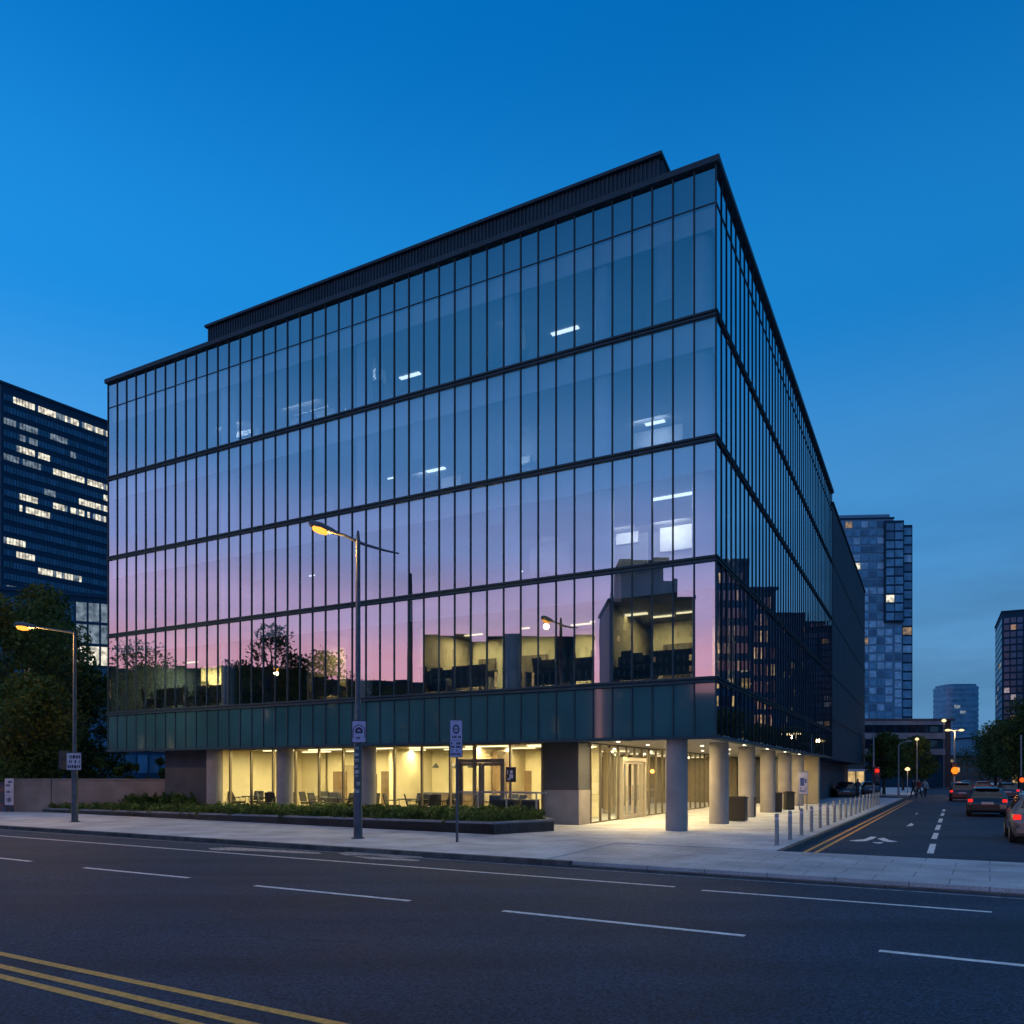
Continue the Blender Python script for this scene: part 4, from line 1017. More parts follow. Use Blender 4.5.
for i, (x, y) in enumerate(dsp):
    o = D0 if fd else copy_tree(D0); fd = False
    o.location = loc2w(x, y, Z1+.1); o.rotation_euler = (0, 0, BA + R(180 if i % 2 else 0))
    lb = '%s from the left on the first office floor' % (ords[i] if i < 11 else 'last')
    tag(o, 'dark desk with a monitor, ' + lb, 'desk', 'desks on the first office floor')
    c = copy_tree(C0); c.location = loc2w(x+.2, y+(.8 if i % 2 else -.75), Z1+.1); c.rotation_euler = (0, 0, BA + R(160 if not i % 2 else -10)); c.scale = (1.15, 1.15, 1.25)
    tag(c, 'dark office chair at the desk ' + lb, 'office chair', 'chairs on the first office floor')

# ---------------------------------------------------------------- other buildings
M['towerglass'] = pbr('tower_blue_glass', (.030, .125, .21), .25, 0, noise=.35, scale=.25, spec=.35)
M['towerglass2'] = pbr('tower_mid_glass', (.05, .16, .27), .3, 0, noise=.3, scale=.3, spec=.3)
M['towerdark'] = pbr('tower_dark_frame', (.010, .052, .095), .8, .0, noise=.2, spec=.15)
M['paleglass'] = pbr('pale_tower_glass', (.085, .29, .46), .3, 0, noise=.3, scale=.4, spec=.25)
M['paleglass2'] = pbr('paler_tower_glass', (.22, .50, .68), .4, 0, noise=.35, scale=.5, spec=.2)  # lighter base colour for some of the tower panes
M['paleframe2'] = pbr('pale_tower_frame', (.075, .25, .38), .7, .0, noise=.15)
M['conc2'] = pbr('weathered_concrete', (.20, .22, .25), .85, noise=.2, scale=.5)
M['darkglass'] = pbr('unlit_window', (.012, .018, .028), .1, 0, noise=.2, spec=.8, coat=.3)
M['lit_w'] = window_lit('lit_office_window', (1, .91, .70), 1.2)
M['lit_d'] = window_lit('dim_office_window', (.65, .80, .95), .30)
M['lit_y'] = window_lit('lit_warm_window', (1, .66, .28), .8)
M['lit_y2'] = window_lit('dim_warm_window', (1, .62, .30), .30)
M['brick'] = pbr('dark_brick', (.10, .07, .06), .9, noise=.25, scale=2)

def win_building(name, label, cat, origin, rz, Wd, Dp, H, faces, wall, picker, group=None, inset=.05, frame=.25, cap=True, base=0, vf=None):
    """faces: list of (side, columns, rows, z0, z1, x-margin); picker(face, i, j, centre_world) -> material name or None"""
    t = empty(name, origin, rz); tag(t, label, cat, group)
    part(MB().box(0, Wd, 0, Dp, base, H), 'wall', M[wall], t)
    if cap: part(MB().box(-.3, Wd+.3, -.3, Dp+.3, H, H+.6), 'roof', M['towerdark'] if wall != 'conc2' else M['conc2'], t)
    mt = Matrix.Translation(Vector(origin)) @ Matrix.Rotation(rz, 4, 'Z')
    wins = []
    for (side, nc, nr, z0, z1, mg) in faces:
        ln = Wd if side in 'fb' else Dp
        cw, ch = (ln-2*mg)/nc, (z1-z0)/nr
        for j in range(nr):
            for i in range(nc):
                a, c = mg+i*cw+frame*.5, mg+(i+1)*cw-frame*.5; za, zb = (z0+j*ch+frame*1.2, z0+(j+1)*ch-frame*.4) if vf is None else (z0+(j+.5-vf/2)*ch, z0+(j+.5+vf/2)*ch)
                o = inset
                if side == 'f': vs = [(a, -o, za), (c, -o, za), (c, -o, zb), (a, -o, zb)]; back = (0, o, 0)
                elif side == 'b': vs = [(a, Dp+o, za), (a, Dp+o, zb), (c, Dp+o, zb), (c, Dp+o, za)]; back = (0, -o, 0)
                elif side == 'l': vs = [(-o, a, za), (-o, a, zb), (-o, c, zb), (-o, c, za)]; back = (o, 0, 0)
                else: vs = [(Wd+o, a, za), (Wd+o, c, za), (Wd+o, c, zb), (Wd+o, a, zb)]; back = (-o, 0, 0)
                cen = mt @ (sum((Vector(v) for v in vs), Vector())/4)
                mn = picker(side, i, j, cen)
                if not mn: continue
                pts = vs + [tuple(Vector(v)+Vector(back)*1.0) for v in vs]
                wins.append((pts, mn, (cen - Vector((0, 0, 2))).length * (1 if cen.y > 0 else 3)))
    wins.sort(key=lambda q: q[2])
    FS = [(0,1,2,3), (0,4,5,1), (1,5,6,2), (2,6,7,3), (3,7,4,0)]
    for pts, mn, _ in wins[:100]: part(MB().add(pts, FS), 'window', M[mn], t)
    if len(wins) > 100:
        names = sorted({q[1] for q in wins[100:]}); b = MB()
        for pts, mn, _ in wins[100:]: b.add(pts, FS, names.index(mn))
        tag(part(b, 'window', [M[q] for q in names], t), kind='stuff')
    return t

# left office tower
strips = [(14, 400, 108, 434, 5, 'lit_w'), (5, 425, 36, 437, 6, 'lit_d'), (18, 447, 46, 458, 6, 'lit_w'), (52, 441, 72, 449, 5, 'lit_d'), (5, 458, 37, 468, 6, 'lit_d'), (55, 474, 108, 490, 6, 'lit_w'),
          (36, 483, 54, 489, 5, 'lit_d'), (82, 497, 108, 504, 5, 'lit_w'), (20, 494, 36, 498, 6, 'lit_w'), (55, 505, 108, 517, 6, 'lit_w'), (22, 513, 48, 518, 5, 'lit_w'), (4, 538, 23, 542, 6, 'lit_w'), (19, 556, 36, 560, 5, 'lit_w'), (20, 573, 80, 583, 5, 'lit_w'), (8, 586, 40, 590, 5, 'lit_d')]
tr_ = random.Random(5)
def pick_left(side, i, j, c):
    if c.y < 1: return 'towerglass'
    u, v = proj(c)
    if side != 'l' and side != 'f': return 'towerglass'
    for x0, y0, x1, y1, tol, mn in strips:
        if x0-2 <= u <= x1+3 and abs(v-(y0+(y1-y0)*(u-x0)/(x1-x0))) < tol*1.1 and tr_.random() < .9: return mn if tr_.random() < .85 else 'lit_d'
    return 'towerglass' if tr_.random() < .72 else 'towerglass2'
# the visible long face runs away along (.563,.826); box x axis = that direction, its 'f' side faces the camera-right
TO = Vector(((1-CX)/F*190, 190, 0)); TA = math.atan2(.826, .563)
win_building('office_tower', 'tall dark blue glass office tower at the left edge with scattered lit rows', 'office tower', TO, TA, 44, 40, 96.5,
             [('f', 60, 26, 20, 95, .5), ('l', 12, 26, 20, 95, 1)], 'towerdark', pick_left, frame=.16, inset=.12, vf=.5)
def pick_pod(side, i, j, c):
    if c.y < 1: return 'darkglass'
    u, v = proj(c)
    if 80 < u < 110 and 608 < v < 634: return 'lit_d'
    if 630 < v < 645 and u > 75: return 'lit_d'
    if 652 < v < 672 and 15 < u < 110: return 'lit_w' if tr_.random() < .6 else 'lit_y2'
    if 672 < v < 692: return 'lit_y2' if tr_.random() < .45 else 'towerglass'
    return 'towerglass' if tr_.random() < .6 else 'towerglass2'
PO = Vector(((-60-CX)/F*110, 118, 0))
win_building('podium_block', 'lower glass office block between the left tower and the dark trees', 'office building', PO, R(24), 60, 20, 30.0,
             [('f', 34, 8, 2, 29.2, .5)], 'towerdark', pick_pod, frame=.3)

# right glass tower, stepped top
def x_at(u, Y): return (u-CX)/F*Y
def z_at(v, Y): return EYE+(HZ-v)/F*Y
def pick_glass(seed, lit=.03, pale=.35):
    q = random.Random(seed)
    def f(side, i, j, c):
        r = q.random(); low = c.z < 62
        if r < lit*.6: return 'lit_w'
        if r < lit: return 'lit_y2'
        if r < pale*(1.25 if low else .55): return 'paleglass2'
        if r < .8: return 'paleglass'
        return 'towerglass2'
    return f
Yt = 300
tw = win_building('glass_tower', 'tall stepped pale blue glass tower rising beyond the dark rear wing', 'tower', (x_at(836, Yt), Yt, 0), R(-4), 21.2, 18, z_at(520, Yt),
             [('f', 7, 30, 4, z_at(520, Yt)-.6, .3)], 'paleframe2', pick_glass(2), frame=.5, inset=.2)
def volume(x0, x1, y0, y1, z0, z1, nm, wallm, cols, rows, seed, pale):
    """another slab of the same tower"""
    part(MB().box(x0, x1, y0, y1, z0, z1), nm, M[wallm], tw); pk = pick_glass(seed, .03, pale)
    b = {}
    cw, ch = (x1-x0-.4)/cols, (z1-z0-1)/rows
    for j in range(rows):
        for i in range(cols):
            mn = pk('f', i, j, Vector((0, 0, z0+j*ch)))
            a = x0+.2+i*cw+.2; za = z0+.3+j*ch+.3
            part(MB().box(a, a+cw-.4, y0-.15, y0, za, za+ch-.7), 'bay_window', M[mn], tw)
volume(2, 21.4, 4, 17, z_at(520, Yt)+.6, z_at(512, Yt), 'roof_screen', 'paleframe2', 6, 1, 5, .1)
volume(17.5, 24.4, -1.6, -.02, 60, z_at(523, Yt), 'projecting_bay', 'towerdark', 2, 11, 6, .1)
volume(21.3, 24.4, -.0, 15, 0, z_at(523, Yt)-.5, 'right_bay', 'paleframe2', 1, 28, 7, .4)
volume(24.45, 28.4, .6, 15, 0, z_at(526, Yt), 'dark_side_bay', 'towerdark', 1, 28, 8, .12)

# mid-rise concrete building closing the side street
Ym = 132
H_ = z_at(715.5, Ym)
xa, xb = x_at(838, Ym), x_at(943, Ym)
t = empty('concrete_block', (xa, Ym, 0)); tag(t, 'low concrete and dark glass block with long bands, behind the round green trees', 'office building')
part(MB().box(0, xb-xa, 0, 26, 0, H_-.9), 'wall', M['towerdark'], t)
part(MB().box(-.3, xb-xa+1.8, -.5, 26, H_-.9, H_-.55), 'roof', M['dark_stone'], t)
for v0, v1, m_ in ((721, 725, 'conc2'), (733, 739, 'conc2'), (749, 755, 'conc2')):
    part(MB().box(-.2, xb-xa+.2, -.4, 0, z_at(v1, Ym), z_at(v0, Ym)), 'concrete_band', M[m_], t)
for zz0, zz1 in ((726.5, 732), (740.5, 747.5), (756, 762)):
    for i in range(9):
        a = .6+i*(xb-xa-1)/9
        part(MB().box(a, a+1.4, -.12, 0, z_at(zz1, Ym), z_at(zz0, Ym)), 'window', M['darkglass'], t)
part(MB().box(xb-xa-.02, xb-xa+1.6, .5, 24, 0, H_-.9), 'side_wall', pbr('brown_side_wall', (.10, .075, .075), .9, noise=.2), t)
# rounded far tower
Yf = 430; xc = x_at(955.5, Yf); Rt = (x_at(976, Yf)-xc)*.84; Hf = z_at(688, Yf)
t = empty('round_tower', (xc, Yf, 0)); tag(t, 'distant tower with rounded corners and thin horizontal bands at the end of the street', 'tower')
def plan(s, n=48, e=.5): 
    return [(Rt*s*math.copysign(abs(math.cos(2*math.pi*k/n))**e, math.cos(2*math.pi*k/n)), Rt*s*math.copysign(abs(math.sin(2*math.pi*k/n))**e, math.sin(2*math.pi*k/n))) for k in range(n)]
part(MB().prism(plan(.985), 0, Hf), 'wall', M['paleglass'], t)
nf = 17
M['paleband'] = pbr('pale_blue_band', (.13, .36, .50), .7, noise=.2, scale=.3, spec=.1)
for j in range(nf): 
    z = Hf*(j+.5)/nf; part(MB().prism(plan(1), z, z+1.5), 'floor_band', M['paleband'], t)
part(MB().prism(plan(.9), Hf, Hf+1.3), 'roof', M['paleframe2'], t)
for j, a in ((11, 262), (6, 285), (3, 270), (5, 300), (12, 240), (2, 250)):
    z = Hf*(j+.5)/nf+1.3; th = R(a); part(MB().box(Rt*.9*math.cos(th)-1.6, Rt*.9*math.cos(th)+1.6, -Rt*.99, -Rt*.97, z, z+1.8), 'window', M['lit_d'], t)
# right tower
Yr = 330
xo = x_at(1002, Yr)
q5 = random.Random(8)
def pick_r(side, i, j, c):
    r = q5.random()
    return 'lit_d' if r < .06 else 'lit_y2' if r < .08 else 'towerglass2' if r < .45 else 'towerglass'
win_building('office_tower', 'dark slab tower at the right edge above the street trees', 'office tower', (xo, Yr, 0), R(-28), 34, 40, z_at(612.5, Yr),
             [('f', 14, 22, 4, z_at(618, Yr), .5), ('l', 8, 22, 4, z_at(618, Yr), .5)], 'towerdark', pick_r, frame=.5)
tw2 = bpy.data.objects['office_tower.001'] if 'office_tower.001' in bpy.data.objects else None
# low distant roofs between towers
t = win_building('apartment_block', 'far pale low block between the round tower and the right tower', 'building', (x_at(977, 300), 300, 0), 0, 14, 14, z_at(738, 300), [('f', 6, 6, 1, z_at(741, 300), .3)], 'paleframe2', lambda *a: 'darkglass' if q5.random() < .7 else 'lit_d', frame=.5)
# small shop pavilion at the end of the block
Ys = 96; xs0 = x_at(838, Ys); xs1 = x_at(874, Ys)
t = empty('shop', (xs0, Ys, 0)); tag(t, 'small brightly lit shop front beyond the dark rear wing', 'shop')
part(MB().box(0, xs1-xs0, .1, 8, 2.75, 3.3).box(0, xs1-xs0, 7.8, 8, 0, 2.75), 'wall', M['dark_stone'], t)
part(MB().box(.1, xs1-xs0-.1, 2.2, 2.3, .1, 2.7), 'lit_interior', M['lit_y'], t)
for i in range(5): part(MB().box(i*(xs1-xs0-.1)/4, i*(xs1-xs0-.1)/4+.1, 0, .12, 0, 2.75), 'window_frame', M['bronze'], t)
part(MB().box(0, xs1-xs0, -.02, .1, 2.45, 2.75), 'fascia', M['sign_pale'], t)
# shops along the far right side of the street
for k_, (l, ln_) in enumerate(((150, 16), (172, 20))):
    p = sp(l, 15); t = empty('shop_row', (p[0], p[1], 0), R(60.6)); tag(t, ['dim lit shop row behind the right-hand street trees', 'farthest low shop row on the right of the side street'][k_], 'shops')
    part(MB().box(0, ln_, -8, 0, 0, 9), 'wall', M['brick'], t)
    for i in range(5): part(MB().box(i*ln_/5+.3, (i+1)*ln_/5-.3, 0, .08, .4, 2.8), 'shop_window', M['lit_y' if i % 2 else 'lit_y2'], t)
    for i in range(5): part(MB().box(i*ln_/5+1, (i+1)*ln_/5-1, 0, .08, 4.5, 6.3), 'window', M['darkglass'], t)
# end-of-street terrace
Ye = 260
t = win_building('terrace', 'distant dark terrace with a few warm windows closing the end of the street', 'building', (x_at(940, Ye), Ye, 0), 0, 26, 10, z_at(757, Ye), [('f', 12, 3, 0, z_at(759, Ye), .5)], 'brick', lambda *a: 'lit_y' if q5.random() < .3 else 'darkglass', frame=.6)

# ---- buildings opposite, which the glass facade mirrors
nF = (BM.to_3x3() @ Vector((0, -1, 0)))
def mirror_front(p):
    q = BI @ Vector(p); return BM @ Vector((q.x, -q.y, q.z))
def mirror_side(p):
    q = BI @ Vector(p); return BM @ Vector((-q.x, q.y, q.z))
def mirrored_block(name, label, u0, u1, v, Yv, depth, cols, rows, wall, mirror, lit=.12, seed=1, z0=1, cat='building'):
    """a block standing where the facade shows it mirrored between pixels u0..u1"""
    A = mirror(at((u0), Yv)); B = mirror(at((u1), Yv)); H = z_at(v, Yv)
    # front is the edge A-B, body lies on the far side from the building
    d = (B-A); ln_ = d.length; ang = math.atan2(d.y, d.x)
    n_ = Vector((-d.y, d.x, 0)).normalized()
    tow = (BO - A).dot(n_) > 0
    q = random.Random(seed)
    pk = lambda s_, i_, j_, c_: 'lit_y' if q.random() < (lit if j_ else .35) else ('lit_y2' if q.random() < lit*.8 else 'darkglass')
    if tow: o, ang2 = B, ang+math.pi
    else: o, ang2 = A, ang
    return win_building(name, label, cat, (o.x, o.y, 0), ang2, ln_, depth, H, [('f', cols, rows, z0, H-1.2, .5)], wall, pk, frame=.7)
M['wall_teal'] = pbr('dark_teal_cladding', (.02, .045, .055), .6, noise=.2)
mirrored_block('opposite_tower', 'stepped dark tower mirrored in the glass facade near its corner', 614, 694, 602, 150, 16, 12, 15, 'wall_teal', mirror_front, .03, 3, cat='tower')
tt = bpy.data.objects['opposite_tower']
Hb = z_at(602, 150); Ht = z_at(556, 150); wl_ = (mirror_front(at(614, 150))-mirror_front(at(694, 150))).length
part(MB().prism([(wl_*.22, 1), (wl_*.88, 1), (wl_*.88, 13), (wl_*.22, 13)], Hb+.6, z_at(578, 150)), 'upper_storeys', M['wall_teal'], tt)
part(MB().box(wl_*.32, wl_*.88, 2, 12, z_at(578, 150), Ht), 'roof_block', M['wall_teal'], tt)
mirrored_block('opposite_block', 'low flat office block mirrored in the middle of the glass facade', 426, 598, 640, 125, 18, 24, 6, 'wall_teal', mirror_front, .04, 4)
mirrored_block('opposite_terrace', 'long low dark terrace mirrored across the left half of the glass facade', 100, 300, 671, 118, 14, 22, 4, 'brick', mirror_front, .05, 5)
mirrored_block('opposite_hall', 'low dark hall mirrored between the terrace and the flat office block', 302, 424, 684, 112, 14, 12, 3, 'brick', mirror_front, .12, 6)
mirrored_block('opposite_corner_house', 'low dark house mirrored right of the stepped tower', 700, 760, 700, 120, 14, 5, 2, 'brick', mirror_front, .08, 7)
mirrored_block('street_block', 'tall dark block over the side street mirrored in the long side facade', 712, 748, 563, 118, 16, 10, 12, 'towerdark', mirror_side, .1, 8)
mirrored_block('street_block', 'middle dark block mirrored in the side facade with rows of warm windows', 749, 776, 590, 160, 20, 9, 11, 'towerdark', mirror_side, .12, 9)
mirrored_block('street_block', 'long lower block mirrored toward the far end of the side facade', 777, 805, 614, 330, 24, 16, 18, 'towerdark', mirror_side, .1, 10)
mirrored_block('street_block', 'farthest block mirrored at the very end of the side facade', 806, 828, 622, 620, 24, 16, 24, 'towerdark', mirror_side, .1, 10)
for k_, (u, v, Yv, r, sd_) in enumerate(((135, 640, 82, 5.5, 61), (160, 664, 80, 4.2, 62), (272, 626, 74, 3.6, 63), (300, 655, 72, 3.4, 64), (326, 650, 76, 3.8, 65), (212, 668, 80, 4, 66), (368, 680, 78, 3.4, 67), (402, 690, 80, 3.0, 68), (236, 662, 84, 3.2, 69))):
    p = mirror_front(at(u, Yv)); hh = z_at(v, Yv)
    tree('opposite_tree', '%s tree from the left mirrored low in the glass facade' % ords[k_], (p.x, p.y, 0), hh, r, [A_, A_, B_], 2600, .2, sd_, 'trees across the main road mirrored in the glass', .3, 1.0)
p = mirror_front(at(410, 58)); hh = z_at(575, 58)
t = empty('flagpole', (p.x, p.y, 0)); tag(t, 'bare dark pole mirrored right of the tall street lamp', 'pole')
MB().tube([(0,0,0), (0,0,hh*.6), (0,0,hh)], [.16, .13, .09], 12).build('pole', M['pole'], t, smooth=True)
MB().tube([(0,0,hh), (0,0,hh+.12)], [.13, .02], 12).build('finial', M['pole'], t, smooth=True)

# ---------------------------------------------------------------- lamps and signals down the side street
def simple_post(name, label, cat, u, v_base, v_top, r=.07):
    p = G(u, v_base); t = empty(name, p); tag(t, label, cat); kx = p.y/F; top = EYE+(HZ-v_top)*kx
    MB().tube([(0,0,0), (0,0,top*.3), (0,0,top)], [r*1.3, r, r*.7], 10).build('pole', M['steelgrey'], t, smooth=True)
    return t, p, top, kx
M['steelgrey'] = pbr('galvanised_pole', (.24, .27, .30), .5, .4, noise=.15)
t, p, top, kx = simple_post('street_lamp', 'slim grey lamp post with a short unlit arm between the round trees', 'street lamp', 898.5, 797, 745)
MB().tube([(0,0,top-.05), (.25,0,top+.2), (.75,0,top+.32)], [.05, .045, .03], 8).build('arm', M['steelgrey'], t, smooth=True)
MB().tube([(.7,0,top+.3), (.9,0,top+.34), (1.2,0,top+.34)], [.05, .11, .04], 8).build('lamp_head', M['steelgrey'], t, smooth=True)
t, p, top, kx = simple_post('traffic_light', 'tall pale pole with a glowing red signal at the end of the bollards', 'traffic light', 873.5, 800, 733, .08)
zr = EYE+(HZ-772)*kx
hd = MB().box(-.05, .45, -.2, .1, zr-.9, zr+.4).build('signal_head', M['black'], t, bevel=.03)
MB().tube([(.2,-.2,zr+.1), (.2,-.24,zr+.1)], .15, 16).build('red_light', M['red_lamp'], hd, smooth=True)
for dz in (-.3, -.65): MB().tube([(.2,-.2,zr+dz), (.2,-.23,zr+dz)], .14, 14).build('unlit_lens', M['darkglass'], hd, smooth=True)
lamp_light((.2, -.6, zr+.1), 12, (1, .05, .03), .1, t)
t, p, top, kx = simple_post('street_lamp', 'tall twin-headed lamp with bright warm lights at the far end of the street', 'street lamp', 954.5, 793, 730, .1)
for s in (-1, 1):
    MB().tube([(0,0,top-.1), (s*.55,0,top+.05)], .05, 8).build('arm', M['steelgrey'], t)
    MB().lathe([(.05, -.14), (.26, -.1), (.3, .02), (.1, .1)], (s*.75, 0, top), 12).build('lamp_head', M['warm_lamp'], t, smooth=True)
lamp_light((0, -.4, top-.4), 150, (1, .6, .25), .2, t)
p = G(954, 797); t = empty('traffic_light', p); tag(t, 'amber glowing signal beside the twin-headed lamp above the queue of cars', 'traffic light')
kx = p.y/F; zr = EYE+(HZ-770.5)*kx
MB().tube([(0,0,0), (0,0,zr-.3)], .07, 10).build('pole', M['steelgrey'], t, smooth=True)
hd = MB().box(-.25, .25, -.1, .12, zr-.5, zr+.75).build('signal_head', M['black'], t, bevel=.03)
MB().tube([(0,-.1,zr), (0,-.2,zr)], .32, 18).build('amber_light', M['amber_lamp'], hd, smooth=True)
lamp_light((0, -.7, zr), 40, (1, .3, .05), .2, t)
p = at(1021, 62); t = empty('traffic_light', (p.x, p.y, 0)); tag(t, 'orange-red signal at the right edge above the hatchback', 'traffic light')
zr = z_at(780, 62)
MB().tube([(0,0,0), (0,0,z_at(735, 62))], .06, 10).build('pole', M['steelgrey'], t, smooth=True)
hd = MB().box(-.2, .2, -.1, .12, zr-.7, zr+.35).build('signal_head', M['black'], t, bevel=.03)
MB().tube([(0,-.1,zr), (0,-.16,zr)], .19, 18).build('signal_light', emit('orange_red_glow', (1, .12, .02), 1.4), hd, smooth=True)
for (u, v, Yl, s, lb) in ((944, 720.5, 128, .34, 'warm round lamp on the corner of the concrete block roof'), (917, 739, 88, .2, 'warm lamp glowing among the leaves right of the slim post'), (907.5, 769, 86, .26, 'low bright warm lamp below the round trees')):
    p = at(u, Yl, v); t = empty('area_lamp', (p.x, p.y, 0)); tag(t, lb, 'lamp')
    MB().tube([(0,0,0), (0,0,p.z-s*.6)], .05, 8).build('pole', M['steelgrey'], t)
    MB().lathe([(s*.3, -s*.7), (s*.9, -s*.5), (s, 0), (s*.6, s*.6), (.02, s*.75)], (0, 0, p.z), 14).build('lamp_globe', M['warm_lamp'], t, smooth=True)
    lamp_light((0, -s-.5, p.z), 60, (1, .62, .28), .2, t)

# ---------------------------------------------------------------- cars
M['carglass'] = pbr('car_window', (.010, .013, .018), .12, 0, noise=.1, spec=.5, coat=.2)
M['tyre'] = pbr('tyre_rubber', (.012, .012, .013), .85, noise=.2)
M['rim'] = pbr('alloy_rim', (.35, .36, .38), .35, .8)
M['plate'] = pbr('number_plate', (.45, .45, .42), .5)
def paint(n, c): return pbr(n, c, .28, .25, noise=.04, spec=.6, coat=.8)
def car(label, loc, rz, col, L_=4.3, W_=1.8, H=1.46, lit=True, facing_tail=True, style='hatch', group='cars on the side street'):
    """origin at rear bumper centre on the ground; forward = +y"""
    t = empty('car', loc, rz); tag(t, label, 'car', group)
    pm = paint('car_paint_%d' % len(bpy.data.materials), col); w2 = W_/2
    S_ = 1.0 if style == 'hatch' else 1.12
    # stations: y, z_low, z_belt, z_roof, half width low, half width belt, half width roof
    st = [(0.00, .42, .60, .62, .80, .84, .80), (.05, .24, .86, .88, .90, .93, .86), (.16, .20, .95, 1.02, .94, .97, .80), (.50*S_, .19, .97, H-.07, .98, 1.0, .66), (.85*S_, .19, .97, H, 1.0, 1.0, .68),
          (1.9, .19, .95, H+.01, 1.0, 1.0, .70), (2.5, .19, .93, H-.05, 1.0, 1.0, .68), (3.15, .19, .90, .98, 1.0, .98, .78), (3.75, .20, .82, .86, .98, .95, .72), (4.15, .24, .68, .74, .92, .90, .70), (L_, .36, .52, .54, .78, .78, .66)]
    b = MB(); gl_ = {}
    rings = []
    for (y, zl, zb, zr_, a, bb, c) in st:
        y = y*L_/4.3
        rings.append([(w2*a*.9, y, zl), (w2*a, y, zl+.18), (w2*bb, y, (zl+zb)/2+.05), (w2*bb*.985, y, zb), (w2*c, y, zr_-.04 if zr_-zb > .2 else zr_), (w2*c*.8, y, zr_), (0, y, zr_+.015),
                      (-w2*c*.8, y, zr_), (-w2*c, y, zr_-.04 if zr_-zb > .2 else zr_), (-w2*bb*.985, y, zb), (-w2*bb, y, (zl+zb)/2+.05), (-w2*a, y, zl+.18), (-w2*a*.9, y, zl)])
    for i, r_ in enumerate(rings): b.v.extend(r_)
    nn = 13
    for i in range(len(st)-1):
        for j in range(nn):
            q = (j+1) % nn
            b.f.append([i*nn+j, i*nn+q, (i+1)*nn+q, (i+1)*nn+j]); b.m.append(0)
    b.f.append(list(range(nn))); b.m.append(0); b.f.append([(len(st)-1)*nn+j for j in range(nn)][::-1]); b.m.append(0)
    body = b.build('body', pm, t, smooth=True)
    def proud(pts, nm, mt, off=.012, par=t, th=.0):
        pts = [Vector(p) for p in pts]; n_ = (pts[1]-pts[0]).cross(pts[2]-pts[0]).normalized()
        c_ = sum(pts, Vector())/len(pts)
        if n_.dot(c_ - Vector((0, L_/2, .7))) < 0: n_ = -n_
        n = len(pts); f = [tuple(range(n))] + [(i, (i+1) % n, (i+1) % n+n, i+n) for i in range(n)]
        return MB().add([p+n_*off for p in pts]+[p-n_*.02 for p in pts], f).build(nm, mt, par)
    def lerp(p, q, k_): return Vector(p)+(Vector(q)-Vector(p))*k_
    # rear window between stations 2 and 3
    r2, r3, r4, r5, r6, r7 = rings[2], rings[3], rings[4], rings[5], rings[6], rings[7]
    proud([lerp(r2[4], r3[4], .12)*1 - Vector((.06, 0, 0)), lerp(r2[4], r3[4], .88) - Vector((.06, 0, 0)), lerp(r2[8], r3[8], .88) + Vector((.06, 0, 0)), lerp(r2[8], r3[8], .12) + Vector((.06, 0, 0))], 'rear_window', M['carglass'], .02)
    proud([lerp(r7[4], r6[4], .1), lerp(r7[4], r6[4], .9), lerp(r7[8], r6[8], .9), lerp(r7[8], r6[8], .1)], 'windscreen', M['carglass'], .02)
    for s, (lo, hi) in ((1, (3, 4)), (-1, (9, 8))):
        def sw(ra, rb, ka, kb):
            a0, a1, b0, b1 = lerp(ra[lo], rb[lo], ka), lerp(ra[hi], rb[hi], ka), lerp(ra[lo], rb[lo], kb), lerp(ra[hi], rb[hi], kb)
            return [lerp(a0, a1, .08), lerp(a0, a1, .88), lerp(b0, b1, .88), lerp(b0, b1, .08)]
        proud(sw(r3, r4, .2, .95), 'side_window', M['carglass']); proud(sw(r4, r5, .06, .94), 'side_window', M['carglass']); proud(sw(r5, r6, .06, 1), 'side_window', M['carglass'])
        # tail lights, head lights, mirrors
        MB().box(min(s*w2*.72, s*w2*.94), max(s*w2*.72, s*w2*.94), -.015, .12, .73, .87).build('tail_light', M['red_lamp'] if lit and s < 2 else M['darkglass'], t, bevel=.015)
        MB().box(min(s*w2*.45, s*w2*.8), max(s*w2*.45, s*w2*.8), L_-.22, L_-.03, .56, .68).build('headlight', M['plate'], t, bevel=.01)
        MB().box(min(s*w2*.97, s*(w2*.97+.2)), max(s*w2*.97, s*(w2*.97+.2)), 2.75, 2.87, .93, 1.08).build('wing_mirror', pm, t, bevel=.02)
        for yy in (.75, L_-.88):
            wh = MB().tube([(s*(w2-.2), yy, .32), (s*(w2-.02), yy, .32), (s*(w2+.015), yy, .32)], [.325, .325, .30], 22).build('wheel', M['tyre'], t, smooth=True)
            wb = MB().tube([(s*(w2+.012), yy, .32), (s*(w2+.02), yy, .32)], [.20, .19], 18)
            wb.build('rim', M['rim'], wh)
    MB().box(-.26, .26, -.02, .02, .62, .74).build('number_plate', M['plate'], t)
    MB().box(-w2*.86, w2*.86, -.03, .15, .30, .48).build('bumper', M['black'] if col[0] < .05 else pm, t, bevel=.03)
    MB().box(-w2*.6, w2*.6, .38, .52, H-.08, H-.045).build('spoiler', pm, t, bevel=.01)
    if lit:
        l = bpy.data.lights.new('brake_glow', 'POINT'); l.energy = .35; l.color = (1, .05, .03); l.shadow_soft_size = .2
        q = bpy.data.objects.new('brake_glow', l); COL.objects.link(q); q.parent = t; q.location = (0, -.35, .7)
    return t
fw_ = R(-29.4)
p = G(1011, 844, ZR); car('silver-brown hatchback with glowing tail lights at the right edge of the photo', (p.x+.80, p.y-.42, ZR), fw_, (.20, .17, .14), W_=1.8, H=1.5)
p = G(987.5, 817, ZR); car('black hatchback with red lights waiting ahead of the nearest car', (p.x, p.y, ZR), fw_, (.008, .009, .012), W_=1.75, H=1.45)
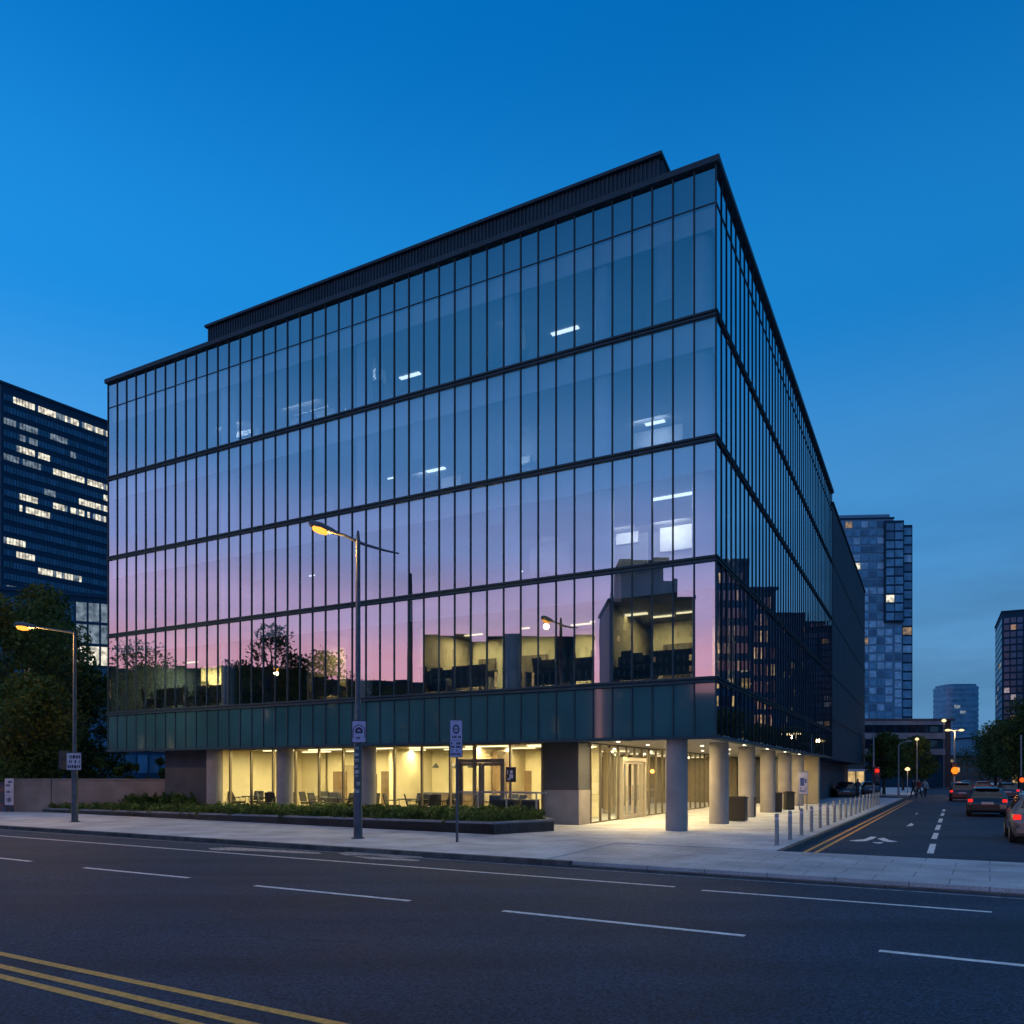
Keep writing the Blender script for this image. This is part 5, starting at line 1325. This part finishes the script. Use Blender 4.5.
p = G(962, 801.5, ZR); car('dark red car with red lights in the middle of the queue', (p.x, p.y, ZR), fw_, (.06, .014, .014), W_=1.75, H=1.5)
p = G(983, 795.5, ZR); car('bright red car far ahead behind the black hatchback', (p.x, p.y, ZR), fw_, (.22, .02, .015), W_=1.7, H=1.45)
p = G(1008, 800, ZR); car('small grey car partly hidden between the black and the silver-brown hatchbacks', (p.x, p.y, ZR), fw_, (.05, .055, .07), W_=1.7, H=1.45)
p = G(966, 793, ZR); car('farthest dark car of the queue, tiny beside the amber signal', (p.x, p.y, ZR), fw_, (.03, .03, .04), W_=1.7, H=1.45)
p = G(863, 799.5, ZR); car('dark parked car beyond the bollards near the lit shop', (p.x-.9, p.y+1.2, ZR), R(-20), (.015, .018, .024), W_=1.8, H=1.5, lit=False, group='cars by the lit shop')
p = G(892, 796.5, ZR); car('dark blue parked car left of the slim grey lamp post', (p.x-.6, p.y+3, ZR), R(-15), (.02, .03, .05), W_=1.8, H=1.45, lit=False, group='cars by the lit shop')

# ---------------------------------------------------------------- people crossing far down the street
def person(label, loc, rz, top_col, leg_col, stride=.28, seed=0, h=1.72):
    me = bpy.data.meshes.new('person_base'); bm_v = []; s = h/1.72
    J = [(0, 0, .93, .13), (0, 0, 1.12, .12), (0, .01, 1.36, .145), (0, .01, 1.47, .06), (0, .03, 1.55, .085), (0, .03, 1.65, .09), (0, .03, 1.71, .05)]
    E = [(0, 1), (1, 2), (2, 3), (3, 4), (4, 5), (5, 6)]
    for sg in (-1, 1):
        k0 = len(J); f = sg*stride
        J += [(sg*.09, 0, .88, .095), (sg*.10, f*.45+.03, .50, .065), (sg*.10, f-.02, .09, .045), (sg*.10, f+.14, .05, .04)]
        E += [(0, k0), (k0, k0+1), (k0+1, k0+2), (k0+2, k0+3)]
        k1 = len(J)
        J += [(sg*.19, .01, 1.40, .06), (sg*.235, -f*.35, 1.13, .045), (sg*.22, -f*.8+.06, .90, .035), (sg*.21, -f*.9+.09, .80, .035)]
        E += [(2, k1), (k1, k1+1), (k1+1, k1+2), (k1+2, k1+3)]
    me.from_pydata([(j[0]*s, j[1]*s, j[2]*s) for j in J], E, [])
    o = bpy.data.objects.new('person', me); COL.objects.link(o)
    md_ = o.modifiers.new('skin', 'SKIN'); o.modifiers.new('sub', 'SUBSURF').levels = 1
    o.modifiers['sub'].render_levels = 1
    me.skin_vertices if hasattr(me, 'skin_vertices') else None
    if not me.skin_vertices:
        bpy.context.view_layer.objects.active = o; bpy.ops.mesh.customdata_skin_add()
    for i, j in enumerate(J): me.skin_vertices[0].data[i].radius = (j[3]*s, j[3]*s)
    me.skin_vertices[0].data[0].use_root = True
    dg = bpy.context.evaluated_depsgraph_get(); m2 = bpy.data.meshes.new_from_object(o.evaluated_get(dg))
    o.modifiers.clear(); o.data = m2
    m2.materials.clear()
    skin = pbr('skin_tone', (.35, .22, .16), .6); a = pbr('coat_cloth', top_col, .9); c = pbr('trouser_cloth', leg_col, .9); hair = pbr('hair', (.03, .02, .015), .8)
    for q in (skin, a, c, hair): m2.materials.append(q)
    for pl_ in m2.polygons:
        z = pl_.center.z/s; y = pl_.center.y
        pl_.material_index = (3 if z > 1.66 or (z > 1.55 and y < .0) else 0) if z > 1.46 else (2 if z < .92 and abs(pl_.center.x) < .17 else (0 if z < .84 else 1))
        pl_.use_smooth = True
    o.location = loc; o.rotation_euler = (0, 0, rz); tag(o, label, 'person', 'people crossing the side street')
    return o
for i, (u, v, lb, c1) in enumerate(((913.5, 798, 'person in a dark coat, leftmost of the three crossing the street', (.02, .02, .03)), (919, 797.5, 'person in a reddish top walking in the middle of the small group', (.25, .06, .05)), (925, 797, 'person in a pale top, rightmost of the three people crossing', (.4, .38, .4)), (857.5, 801, 'person in dark clothes standing by the lit shop', (.03, .03, .04)), (1000, 800, 'person in a dark jacket on the right pavement between the trees and cars', (.04, .03, .03)))):
    person(lb, G(u, v, ZR if 900 < u < 990 else 0), R(80+40*i), c1, (.02, .022, .03), .26+.02*i, i)
print('objects', len(bpy.data.objects))
